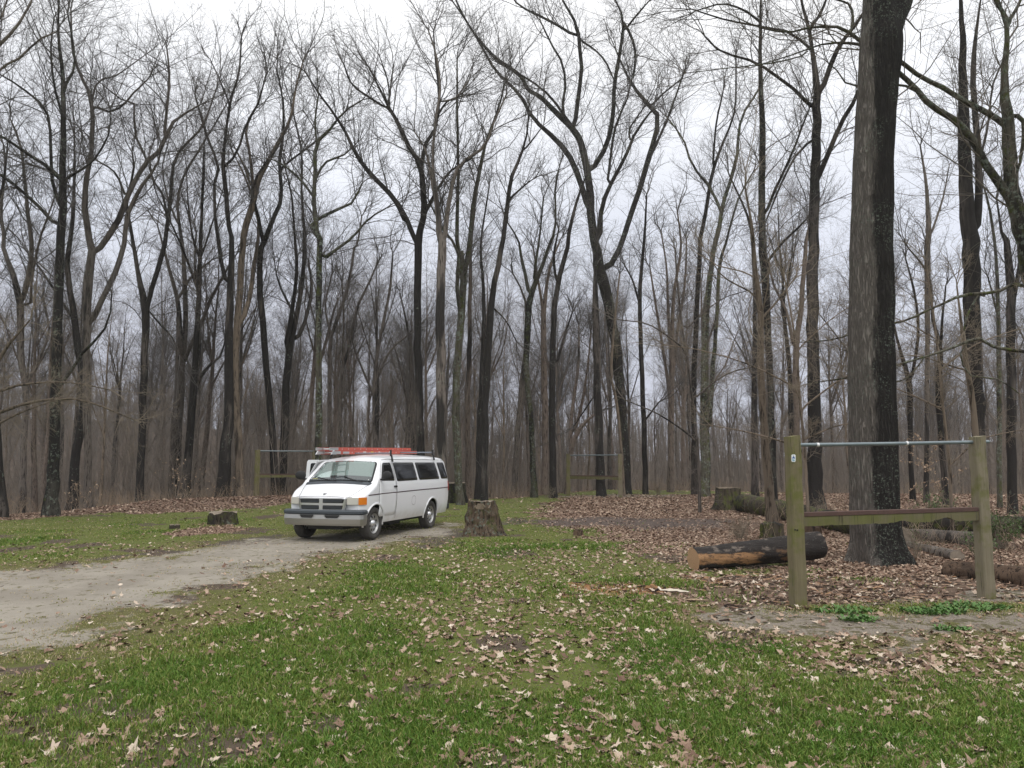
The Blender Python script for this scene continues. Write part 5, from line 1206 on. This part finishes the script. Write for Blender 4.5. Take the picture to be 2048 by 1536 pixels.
def section(s, nz=12, nc=6, nt=8):
    zt = lerp(TOPS, s); r = corner_r(s); pts = []
    zl = zt-crown(s)-r
    for i in range(nz): z = .36+(zl-.36)*i/(nz-1); pts.append((side_w(s, z), z))
    w = side_w(s, zl); cx, cz = w-r*1.15, zl
    for i in range(1, nc): a = math.pi/2*i/(nc-1)*.98; pts.append((cx+r*1.15*math.cos(a), cz+r*math.sin(a)*.98))
    xe, ze = pts[-1]
    for i in range(1, nt): t = i/(nt-1); x = xe*(1-t); pts.append((x, ze+(zt-ze)*(1-(x/xe)**2)))
    return pts
def build_van():
    root = empty('passenger_van', (-4.08, 18.26, gzf(-4.08, 18.26)-.02), R(162.9), 1.02)
    tag(root, 'white full-size passenger van with a chrome crosshair grille and dark tinted windows', 'van')
    ss = sorted(set([a for a, b in TOPS]+list(np.linspace(-.6, 4.3, 60))))
    bm = bmesh.new(); rows = []
    for s in ss:
        h = section(s); full = [(x, z) for x, z in h]+[(-x, z) for x, z in h[::-1][1:]]
        rows.append([bm.verts.new((x, -s-bow(x, s), z)) for x, z in full])
    n = len(rows[0])
    for a, b in zip(rows, rows[1:]):
        for i in range(n-1): bm.faces.new((a[i], a[i+1], b[i+1], b[i]))
        bm.faces.new((a[n-1], a[0], b[0], b[n-1]))
    bm.faces.new(rows[0]); bm.faces.new(rows[-1][::-1])
    body = bm_obj('body', bm, [PAINT, BLK], root, True)
    # wheel arches
    cuts = []
    for s in (0, 3.23):
        for sg in (1, -1):
            bm = bmesh.new(); bmesh.ops.create_cone(bm, cap_ends=True, segments=40, radius1=.435, radius2=.435, depth=.5)
            bmesh.ops.transform(bm, matrix=Matrix.Translation((sg*.90, -s, .365)) @ Matrix.Rotation(R(90), 4, 'Y'), verts=bm.verts)
            bmesh.ops.recalc_face_normals(bm, faces=bm.faces)
            me = bpy.data.meshes.new('cut'); bm.to_mesh(me); bm.free(); me.materials.append(PAINT); me.materials.append(BLK)
            me.polygons.foreach_set('material_index', [1]*len(me.polygons))
            c = bpy.data.objects.new('cut', me); COL.objects.link(c); c.parent = root; cuts.append(c)
            md = body.modifiers.new('b', 'BOOLEAN'); md.object = c; md.operation = 'DIFFERENCE'; md.solver = 'EXACT'; md.material_mode = 'TRANSFER'
    bpy.context.view_layer.update()
    me = bpy.data.meshes.new_from_object(body.evaluated_get(bpy.context.evaluated_depsgraph_get())); body.modifiers.clear(); body.data = me
    for c in cuts: bpy.data.objects.remove(c)
    try: me.set_sharp_from_angle(angle=R(32))
    except Exception: pass
    # patch helpers -------------------------------------------------
    def rounded(poly, r, k=5):
        out = []; n = len(poly)
        for i in range(n):
            p0, p1, p2 = np.array(poly[i-1], float), np.array(poly[i], float), np.array(poly[(i+1) % n], float)
            d0, d2 = (p0-p1), (p2-p1); l0, l2 = np.linalg.norm(d0), np.linalg.norm(d2); q = min(r, l0*.45, l2*.45)
            a, b = p1+d0/l0*q, p1+d2/l2*q
            for j in range(k+1): t = j/k; out.append(tuple((1-t)**2*a+2*t*(1-t)*p1+t*t*b))
        # densify
        res = []
        for i in range(len(out)):
            a, b = np.array(out[i]), np.array(out[(i+1) % len(out)]); m = max(1, int(np.linalg.norm(b-a)/.08))
            for j in range(m): res.append(tuple(a+(b-a)*j/m))
        return res
    def patch(name, poly, surf, off, m, parent, r=.05, thick=None, rings=6):
        out = rounded(poly, r); c = np.mean(out, axis=0); bm = bmesh.new(); R_ = []
        thick = off+.004 if thick is None else thick
        for q in list(np.linspace(1, 0.0, rings+1))[:-1]:
            R_.append([bm.verts.new(surf(c[0]+(p[0]-c[0])*q, c[1]+(p[1]-c[1])*q, off)) for p in out])
        ce = bm.verts.new(surf(c[0], c[1], off)); n = len(out)
        for a, b in zip(R_, R_[1:]):
            for i in range(n): bm.faces.new((a[i], a[(i+1) % n], b[(i+1) % n], b[i]))
        for i in range(n): bm.faces.new((R_[-1][i], R_[-1][(i+1) % n], ce))
        base = [bm.verts.new(surf(p[0], p[1], off-thick)) for p in out]
        for i in range(n): bm.faces.new((R_[0][i], base[i], base[(i+1) % n], R_[0][(i+1) % n]))
        return bm_obj(name, bm, m, parent, True)
    def S(sg):
        return lambda s, z, o: Vector((sg*(side_w(s, z)+o), -s-bow(side_w(s, z), s), z+o*.2))
    def TOP(s, x, o): return Vector((x, -s-bow(x, s)+o*.75, top_z(s, x)+o*.7))
    def FR(x, z, o): return Vector((x, .72-.14*(abs(x)/.9)**2.5+o+.0, z))
    def strip(name, pts, surf, w, m, parent, off=.004, vertical=False):
        bm = bmesh.new(); A_, B_ = [], []
        for i, (a, b) in enumerate(pts):
            p0 = pts[max(i-1, 0)]; p1 = pts[min(i+1, len(pts)-1)]; d = np.array([p1[0]-p0[0], p1[1]-p0[1]]); d /= np.linalg.norm(d); nn = np.array([-d[1], d[0]])*w/2
            A_.append(bm.verts.new(surf(a+nn[0], b+nn[1], off))); B_.append(bm.verts.new(surf(a-nn[0], b-nn[1], off)))
        for i in range(len(pts)-1): bm.faces.new((A_[i], A_[i+1], B_[i+1], B_[i]))
        return bm_obj(name, bm, m, parent)
    def line(pts, n=14):
        o = []
        for a, b in zip(pts, pts[1:]):
            for j in range(n): t = j/n; o.append((a[0]+(b[0]-a[0])*t, a[1]+(b[1]-a[1])*t))
        return o+[pts[-1]]
    SEAM = mat('panel_gap', (.10, .10, .10), .8)
    for sg in (-1, 1):
        f = S(sg)
        # doors
        dr = patch('door', [(.16, .50), (.14, 1.25), (.40, 1.75), (1.00, 1.79), (1.04, 1.25), (1.03, .50)][::1], f, .004, PAINT, root, .10)
        strip('door_gap', line([(.45, 1.78), (.15, 1.26), (.10, 1.05), (.13, .80), (.42, .52)]), f, .010, SEAM, dr, .007)
        strip('door_gap', line([(1.02, 1.78), (1.035, 1.25), (1.03, .42)]), f, .010, SEAM, dr, .007)
        patch('window', [(.25, 1.315), (.50, 1.725), (.92, 1.735), (.97, 1.30)], f, .009, BLK, dr, .07)
        patch('window_glass', [(.28, 1.335), (.52, 1.705), (.90, 1.715), (.945, 1.32)], f, .012, DGLASS, dr, .06)
        bm = bmesh.new(); box_bm(bm, sg*(side_w(.93, 1.17)+.02), -.93, 1.17, .025, .13, .035, .01); h = bm_obj('handle', bm, BLK, dr)
        bm = bmesh.new(); bmesh.ops.create_uvsphere(bm, u_segments=12, v_segments=8, radius=.028)
        bmesh.ops.transform(bm, matrix=Matrix.Translation((sg*(side_w(.99, 1.165)+.014), -.99, 1.165)), verts=bm.verts); bm_obj('lock', bm, BLK, dr, True)
        # mirror
        bm = bmesh.new(); bmesh.ops.create_uvsphere(bm, u_segments=20, v_segments=12, radius=1)
        bmesh.ops.transform(bm, matrix=Matrix.Translation((sg*1.13, -.20, 1.435)) @ Matrix.Rotation(R(14*sg), 4, 'Z') @ Matrix.Diagonal((.135, .06, .105, 1)), verts=bm.verts)
        for v_ in bm.verts:
            if v_.co.y < -.225: v_.co.y = -.225
        mr = bm_obj('mirror', bm, BLK, dr, True)
        bm = bmesh.new(); box_bm(bm, sg*1.02, -.25, 1.345, .22, .07, .035, .012); bm_obj('mirror_arm', bm, BLK, mr)
        if sg < 0: wins = [((1.09, 1.285), (1.06, 1.735), (2.24, 1.735), (2.29, 1.29)), ((2.40, 1.29), (2.35, 1.735), (3.66, 1.735), (3.74, 1.29)), ((3.87, 1.29), (3.79, 1.735), (4.28, 1.735), (4.37, 1.29))]
        else: wins = [((1.09, 1.285), (1.06, 1.735), (2.24, 1.735), (2.29, 1.29)), ((2.40, 1.29), (2.35, 1.735), (3.66, 1.735), (3.74, 1.29)), ((3.87, 1.29), (3.79, 1.735), (4.28, 1.735), (4.37, 1.29))]
        for w in wins:
            wf = patch('window', list(w), f, .006, BLK, root, .06); c = np.mean(w, 0); w2 = [tuple(c+(np.array(p)-c)*np.array([.965, .92])) for p in w]
            patch('window_glass', w2, f, .009, DGLASS, wf, .05)
        strip('stripe', line([(-.42, 1.005), (.3, 1.02), (2, 1.035), (4.40, 1.045)], 20), f, .022, STRIPE, root, .005)
        strip('drip_rail', line([(.5, 1.79), (.8, 1.81), (2., 1.815), (4.3, 1.80)], 14), f, .014, SEAM, root, .004)
        if sg < 0:
            cc = [(2.02+.12*math.cos(a), .79+.115*math.sin(a)) for a in np.linspace(0, 2*math.pi, 25)]
            strip('fuel_door', cc, f, .007, SEAM, root, .003)
        patch('tail_light', [(4.35, .95), (4.35, 1.22), (4.445, 1.22), (4.445, .95)], f, .012, REDL, root, .02)
        # arch lips
        for s0 in (0, 3.23):
            T = Tubes(); a = np.linspace(R(-8), R(188), 30); P = np.array([[sg*(side_w(s0+math.cos(q)*.44, max(.37, .365+math.sin(q)*.44))-.004), -(s0+math.cos(q)*.445), .365+math.sin(q)*.445] for q in a])
            T.add(P, np.full(30, .024), 8); link('arch_lip', T.mesh('arch_lip', [PAINT]), root)
        # headlight group
        hl = patch('headlight', [(sg*.60, .805), (sg*.60, .965), (sg*.85, .965), (sg*.85, .805)][::1 if sg > 0 else -1], FR, .016, LENS, root, .02)
        cs = lambda s, z, o, sg=sg: Vector((sg*(side_w(s, z)+o), -s, z))
        # amber corner wraps round
        bm = bmesh.new(); rws = []
        path = [(sg*.852, .72-.14*(.852/.9)**2.5+.016), (sg*.885, .578), (sg*.915, .530), (sg*.937, .48), (sg*.957, .42)]
        for zz in (.805, .885, .965): rws.append([bm.verts.new((px, py+.002, zz)) for px, py in path])
        inner = [[bm.verts.new((v_.co.x*.96, v_.co.y-.03, v_.co.z)) for v_ in r_] for r_ in (rws[0], rws[-1])]
        for a_, b_ in zip(rws, rws[1:]):
            for i in range(4): bm.faces.new((a_[i], a_[i+1], b_[i+1], b_[i]))
        for r_, n_ in ((rws[0], inner[0]), (rws[-1], inner[1])):
            for i in range(4): bm.faces.new((r_[i], r_[i+1], n_[i+1], n_[i]))
        bm_obj('turn_signal', bm, AMBER, root)
    # windscreen
    WS = [(.045, -.80), (.56, -.665), (.56, .665), (.045, .80)]
    fr = patch('windscreen', [(.030, -.835), (.575, -.695), (.575, .695), (.030, .835)], TOP, .006, BLK, root, .08)
    patch('windscreen_interior', [(.10, -.78), (.555, -.655), (.555, .655), (.10, .78)], TOP, .008, CREAM, fr, .06)
    patch('dashboard', [(.06, -.80), (.17, -.77), (.17, .77), (.06, .80)], TOP, .010, DPLAST, fr, .02)
    patch('paper', [(.12, .30), (.30, .34), (.26, .50), (.22, .60), (.12, .68)], TOP, .012, mat('paper', (.75, .78, .78), .8), fr, .02)
    patch('strap', [(.085, .60), (.11, .60), (.13, .78), (.10, .78)], TOP, .0125, mat('yellow_strap', (.45, .36, .08), .8), fr, .01)
    patch('windscreen_glass', WS, TOP, .018, WSG, fr, .07, thick=.006)
    patch('cowl', [(-.075, -.82), (.03, -.845), (.03, .845), (-.075, .82)], TOP, .007, DPLAST, root, .03)
    for x0, x1, s1 in ((-.10, -.62, .12), (.62, .05, .13)):
        T = Tubes(); P = np.array([TOP(-.0, x1 if x0 > x1 else x1, .03), TOP(.05, (x0+x1)/2, .032), TOP(s1, x0, .026)]); P = smooth_poly(P, 10)
        T.add(P, np.full(10, .009), 6); link('wiper', T.mesh('wiper', [BLK]), root)
    # hood shut line
    for sg in (-1, 1): strip('hood_gap', line([(-.70, sg*.62), (-.45, sg*.70), (-.08, sg*.80)], 8), TOP, .010, SEAM, root, .003)
    strip('hood_front_gap', [(-.695, x) for x in np.linspace(-.70, .70, 20)], TOP, .012, SEAM, root, .004)
    # grille: chrome surround with a cross, dark openings behind
    gr = patch('grille', [(-.555, .665), (-.60, .97), (.60, .97), (.555, .665)][::-1], FR, .030, CHROME, root, .045)
    for sg in (-1, 1):
        for z0, z1, w0, w1 in ((.705, .795, .505, .525), (.845, .935, .53, .55)):
            o = patch('grille_opening', [(sg*.045, z0), (sg*.045, z1), (sg*w1, z1), (sg*w0, z0)], FR, .033, BLK, gr, .02)
            for q in (.33, .66):
                strip('grille_slat', [(sg*x, z0+(z1-z0)*q) for x in np.linspace(.06, w0-.02, 8)], FR, .010, DPLAST, o, .036)
    # hood badge: small chrome shield
    bm = bmesh.new(); pts = [(-.045, .035), (-.02, .045), (0, .038), (.02, .045), (.045, .035), (.036, -.01), (.018, -.035), (0, -.045), (-.018, -.035), (-.036, -.01)]
    v0 = [bm.verts.new(TOP(-.60+pz*.95, px, .010)) for px, pz in pts]; bm.faces.new(v0); v1 = [bm.verts.new(TOP(-.60+pz*.95, px, .0)) for px, pz in pts]
    for i in range(len(pts)): bm.faces.new((v0[i], v1[i], v1[(i+1) % 10], v0[(i+1) % 10]))
    bg = bm_obj('hood_badge', bm, CHROME, root)
    bm = bmesh.new(); v0 = [bm.verts.new(TOP(-.60+pz, px, .013)) for px, pz in ((-.028, .022), (-.012, .030), (0, .012), (.012, .030), (.028, .022), (.020, -.002), (.010, .004), (0, -.026), (-.010, .004), (-.020, -.002))]; bm.faces.new(v0); bm_obj('badge_emblem', bm, BLK, bg)
    # bumper: dark upper band and dusty chrome lower, swept round the front
    def sweep(name, prof, m, parent, xe=1.0, yb=.81):
        bm = bmesh.new(); rows = []
        path = []
        for t in np.linspace(-1, 1, 41):
            if abs(t) < .8: x = t/.8*.86; y = yb-.085*(abs(x)/.86)**2.2; nx, ny = .0, 1.
            else:
                q = (abs(t)-.8)/.2; sgn = 1 if t > 0 else -1
                x = sgn*(.86+.125*math.sin(min(q*1.9, 1)*math.pi/2)); y = yb-.085-.10*(1-math.cos(min(q*1.9, 1)*math.pi/2))-max(0, q-.53)*.34
                a = min(q*1.9, 1)*math.pi/2; nx, ny = sgn*math.sin(a), math.cos(a)
            path.append((x, y, nx, ny))
        for x, y, nx, ny in path: rows.append([bm.verts.new((x+nx*o, y+ny*o, z)) for o, z in prof])
        n = len(prof)
        for a, b in zip(rows, rows[1:]):
            for i in range(n): bm.faces.new((a[i], a[(i+1) % n], b[(i+1) % n], b[i]))
        bm.faces.new(rows[0]); bm.faces.new(rows[-1][::-1])
        return bm_obj(name, bm, m, parent, False), path
    bp, _ = sweep('bumper', [(-.12, .36), (-.02, .355), (.0, .40), (.012, .50), (.0, .590), (-.12, .595)], DULLCHROME, root)
    sweep('bumper_pad', [(-.13, .598), (.004, .598), (.022, .62), (.022, .665), (-.01, .695), (-.13, .70)], DPLAST, bp)
    def BF(x, z, o): return Vector((x, .81-.085*(abs(x)/.86)**2.2+.012+o, z))
    for sg in (-1, 1):
        sl = patch('bumper_slot', [(sg*.13, .588), (sg*.18, .520), (sg*.44, .520), (sg*.50, .588)][::1 if sg < 0 else -1], BF, .004, BLK, bp, .02)
        strip('slot_trim', line([(sg*.115, .585), (sg*.172, .508), (sg*.448, .508), (sg*.515, .585)], 4), BF, .012, CHROME, sl, .006)
    bm = bmesh.new(); box_bm(bm, 0, -4.50, .52, 1.86, .12, .16, .03); bm_obj('rear_bumper', bm, BLK, root)
    # underbody
    bm = bmesh.new(); box_bm(bm, 0, -1.9, .34, 1.30, 4.2, .14, .02); box_bm(bm, 0, .1, .33, .9, .9, .16, .03); box_bm(bm, -.45, -1.75, .27, .3, .6, .12, .03); box_bm(bm, 0, -3.23, .33, 1.5, .14, .14, .03); box_bm(bm, 0, 0, .33, 1.5, .10, .10, .03); bm_obj('chassis', bm, BLK, root)
    # wheels
    def lathe(name, prof, m, parent, n=48, smooth=True):
        P = np.array(prof); k = len(P); a = np.arange(n)/n*2*math.pi
        V = np.stack([np.repeat(P[:, 0], n), (P[:, 1][:, None]*np.cos(a)).ravel(), (P[:, 1][:, None]*np.sin(a)).ravel()], 1)
        idx = np.arange(k*n).reshape(k, n); b = np.roll(idx, -1, 1)
        return link(name, mesh_np(name, V, np.stack([idx[:-1], b[:-1], b[1:], idx[1:]], -1).reshape(-1, 4), mats=[m], smooth=smooth), parent)
    for s0, steer in ((0, 0), (3.23, 0)):
        for sg in (-1, 1):
            wh = lathe('wheel', [(.085*1, .222), (.10, .235), (.118, .30), (.110, .345), (.085, .362), (.04, .366), (-.04, .366), (-.085, .362), (-.110, .345), (-.118, .30), (-.10, .235), (-.085, .222)], TYRE, root)
            wh.location = (sg*.83, -s0, .366); wh.rotation_euler = (random.uniform(0, 6), 0, 0 if sg > 0 else math.pi)
            rim = lathe('rim', [(.095, .224), (.088, .215), (.060, .205), (.045, .190), (.060, .165), (.070, .13), (.062, .10), (.050, .085), (.02, .0)], RIM, wh)
            lathe('hub', [(.05, .085), (.085, .075), (.10, .055), (.112, .04), (.115, .0)], CHROME, wh, 24)
            for q in range(8):
                a = q*math.pi/4; bm = bmesh.new(); bmesh.ops.create_cone(bm, cap_ends=True, segments=12, radius1=.024, radius2=.024, depth=.01)
                bmesh.ops.transform(bm, matrix=Matrix.Translation((.0665, math.cos(a)*.152, math.sin(a)*.152)) @ Matrix.Rotation(a, 4, 'X') @ Matrix.Rotation(R(80), 4, 'Y') @ Matrix.Diagonal((1., 1.25, 1, 1)), verts=bm.verts)
                bm_obj('rim_hole', bm, BLK, wh)
    # open cargo door on the vehicle's right side, swung out square
    bm = bmesh.new()
    out = [(0, .46), (0, 1.77), (.03, 1.80), (.62, 1.80), (.66, 1.76), (.70, 1.25), (.70, .46)]
    a = [bm.verts.new((x, .022, z)) for x, z in out]; b = [bm.verts.new((x, -.022, z)) for x, z in out]
    bm.faces.new(a); bm.faces.new(b[::-1])
    for i in range(len(out)): bm.faces.new((a[i], b[i], b[(i+1) % 7], a[(i+1) % 7]))
    cd_ = bm_obj('cargo_door', bm, PAINT, root, False, (.94, -1.30, 0)); cd_.rotation_euler = (0, 0, R(6)); cd_['label'] = 'open side cargo door swung outwards'
    for yy in (.025, -.025):
        bm = bmesh.new(); pts = rounded([(.10, 1.30), (.10, 1.72), (.56, 1.72), (.60, 1.30)], .05); v0 = [bm.verts.new((x, yy, z)) for x, z in pts]; v1 = [bm.verts.new((x, yy*.8, z)) for x, z in pts]; bm.faces.new(v0)
        for i in range(len(pts)): bm.faces.new((v0[i], v1[i], v1[(i+1) % len(pts)], v0[(i+1) % len(pts)]))
        bm_obj('window', bm, DGLASS, cd_)
    # roof rack
    for s0 in (1.05, 3.62):
        zt = top_z(s0, 0)+.07
        T = Tubes(); P = np.array([[-.80, -s0, zt], [0, -s0, zt], [.80, -s0, zt]]); T.add(P, np.full(3, .016), 8); rk = link('roof_rack', T.mesh('roof_rack', [STEEL2]), root)
        for sg in (-1, 1):
            bm = bmesh.new(); box_bm(bm, sg*.80, -s0, zt+.0, .035, .045, .15, .006); box_bm(bm, sg*.835, -s0, zt-.13, .030, .05, .16, .006, Matrix.Rotation(R(-12*sg), 3, 'Y')); bm_obj('bracket', bm, BLK, rk)
    return root
STEEL2 = mat('rack_bar', (.16, .18, .21), .4, .6)
VAN = build_van()
# ladder lying on the rack
def build_ladder():
    RED = mat('red_fibreglass', (.50, .105, .075), .5); ALU = mat('aluminium', (.62, .63, .64), .35, .8); LBL = mat('ladder_sticker', (.62, .60, .55), .6); YEL = mat('yellow_sticker', (.62, .42, .04), .6)
    a = R(162.9); ca, sa = math.cos(a), math.sin(a)
    x0, y0 = .38*1.02, .0; wx = -4.08+ca*x0-sa*y0; wy = 18.26+sa*x0+ca*y0
    z = 1.94
    root = empty('ladder', (wx, wy, z), a, 1.02); root.rotation_euler = (-.014, 0, a)
    tag(root, 'red fibreglass extension ladder lying on the roof rack of the van', 'ladder')
    L = 4.75
    for lvl, (hw, s0, s1, z0) in enumerate(((.21, .10, L, .0), (.175, -.02, L-.35, .085))):
        for sg in (-1, 1):
            bm = bmesh.new(); box_bm(bm, sg*hw, -(s0+s1)/2, z0+.04, .006, s1-s0, .078, 0); box_bm(bm, sg*(hw-.014), -(s0+s1)/2, z0+.003, .028, s1-s0, .005, 0); box_bm(bm, sg*(hw-.014), -(s0+s1)/2, z0+.077, .028, s1-s0, .005, 0)
            rl = bm_obj('rail', bm, RED, root)
            for q in range(int((s1-s0)/.305)):
                bm = bmesh.new(); bmesh.ops.create_cone(bm, cap_ends=True, segments=8, radius1=.014, radius2=.014, depth=.008)
                bmesh.ops.transform(bm, matrix=Matrix.Translation((sg*(hw+.005), -(s0+.2+q*.305), z0+.04)) @ Matrix.Rotation(R(90), 4, 'Y'), verts=bm.verts); bm_obj('rivet', bm, ALU, rl)
            if lvl == 0:
                for sp, w, m in ((1.55, .16, LBL), (1.95, .14, YEL), (2.35, .08, LBL), (3.0, .18, LBL), (.62, .30, ALU)):
                    bm = bmesh.new(); box_bm(bm, sg*(hw+.0045), -sp, z0+.04, .003, w, .05, 0); bm_obj('sticker', bm, m, rl)
        T = Tubes()
        for q in range(int((s1-s0)/.305)):
            y = -(s0+.2+q*.305); T.add(np.array([[-hw, y, z0+.04], [0, y, z0+.04], [hw, y, z0+.04]]), np.full(3, .016), 8)
            T2 = Tubes(); T2.V, T2.Q, T2.n = T.V, T.Q, T.n; T = Tubes(); link('rung', T2.mesh('rung', [ALU]), root)
        # end boots
        for sg in (-1, 1):
            bm = bmesh.new(); box_bm(bm, sg*(hw+.003), -(s0+.12), z0+.042, .016, .40 if lvl else .26, .066, .004)
            bm_obj('end_boot', bm, ALU, root)
    for sg in (-1, 1):
        bm = bmesh.new(); v = [bm.verts.new(p) for p in ((sg*.215, .06, .0), (sg*.215, -.16, .0), (sg*.215, -.06, .11), (sg*.19, .06, .0), (sg*.19, -.16, .0), (sg*.19, -.06, .11))]
        for f in ((0, 1, 2), (3, 5, 4), (0, 3, 4, 1), (1, 4, 5, 2), (2, 5, 3, 0)): bm.faces.new([v[i] for i in f])
        bm_obj('ladder_foot', bm, ALU, root)
build_ladder()

# ------------------------------------------------------------------ light and sky
SUN_EL, SUN_ROT = R(58), R(200)
w = bpy.data.worlds.new('World'); scene.world = w; w.use_nodes = True; nt = w.node_tree; nt.nodes.clear()
out = nt.nodes.new('ShaderNodeOutputWorld'); bg = nt.nodes.new('ShaderNodeBackground'); sky = nt.nodes.new('ShaderNodeTexSky'); sky.sky_type = 'NISHITA'; sky.sun_disc = False; sky.sun_elevation = SUN_EL; sky.sun_rotation = SUN_ROT
hsv = nt.nodes.new('ShaderNodeHueSaturation'); hsv.inputs['Saturation'].default_value = .25; nt.links.new(sky.outputs[0], hsv.inputs['Color'])
tc = nt.nodes.new('ShaderNodeTexCoord'); sx = nt.nodes.new('ShaderNodeSeparateXYZ'); nt.links.new(tc.outputs['Generated'], sx.inputs[0])
rp = nt.nodes.new('ShaderNodeValToRGB'); nt.links.new(sx.outputs[2], rp.inputs[0]); el = rp.color_ramp.elements
CL = [(0.0, (.29, .305, .36)), (.10, (.34, .357, .42)), (.30, (.455, .475, .53)), (.50, (.64, .645, .66)), (.9, (1.0, 1.0, 1.0))]
while len(el) < len(CL): el.new(.5)
for e, (p_, c_) in zip(el, CL): e.position = p_; e.color = (*c_, 1)
ns = nt.nodes.new('ShaderNodeTexNoise'); nt.links.new(tc.outputs['Generated'], ns.inputs['Vector']); ns.inputs['Scale'].default_value = 2.2; ns.inputs['Detail'].default_value = 4
mr = nt.nodes.new('ShaderNodeMapRange'); nt.links.new(ns.outputs[0], mr.inputs[0]); mr.inputs[1].default_value = .3; mr.inputs[2].default_value = .7; mr.inputs[3].default_value = 15.0; mr.inputs[4].default_value = 18.0
vm = nt.nodes.new('ShaderNodeVectorMath'); vm.operation = 'SCALE'; nt.links.new(rp.outputs[0], vm.inputs[0]); nt.links.new(mr.outputs[0], vm.inputs['Scale'])
mx = nt.nodes.new('ShaderNodeMix'); mx.data_type = 'RGBA'; mx.inputs[0].default_value = .92; nt.links.new(hsv.outputs[0], mx.inputs[6]); nt.links.new(vm.outputs[0], mx.inputs[7])
nt.links.new(mx.outputs[2], bg.inputs[0]); bg.inputs[1].default_value = .10; nt.links.new(bg.outputs[0], out.inputs[0])
sd = bpy.data.lights.new('sun', 'SUN'); sd.energy = .8; sd.angle = R(25); sd.color = (1, .97, .93); so = bpy.data.objects.new('sun', sd); COL.objects.link(so)
so.rotation_euler = (math.pi/2-SUN_EL, 0, R(20))
vs = scene.view_settings; vs.view_transform = 'Standard'; vs.look = 'None'; vs.exposure = 0.22; vs.gamma = 1
scene.cycles.use_denoising = True
scene.cycles.max_bounces = 6; scene.cycles.diffuse_bounces = 3; scene.cycles.transparent_max_bounces = 8
# ------------------------------------------------------------------ thin damp air between the trees
bm = bmesh.new(); bmesh.ops.create_cube(bm, size=1); bmesh.ops.transform(bm, matrix=Matrix.Translation((0, 0, 17)) @ Matrix.Diagonal((700, 700, 54, 1)), verts=bm.verts)
HZ = bpy.data.materials.new('haze'); HZ.use_nodes = True; HZ.node_tree.nodes.clear()
_o = HZ.node_tree.nodes.new('ShaderNodeOutputMaterial'); _v = HZ.node_tree.nodes.new('ShaderNodeVolumePrincipled'); _v.inputs['Density'].default_value = .00045; _v.inputs['Color'].default_value = (.95, .95, .95, 1)
HZ.node_tree.links.new(_v.outputs[0], _o.inputs['Volume'])
hz = bm_obj('haze', bm, HZ); hz['kind'] = 'stuff'; hz['label'] = 'thin grey damp air between the far trees'
scene.cycles.volume_bounces = 1
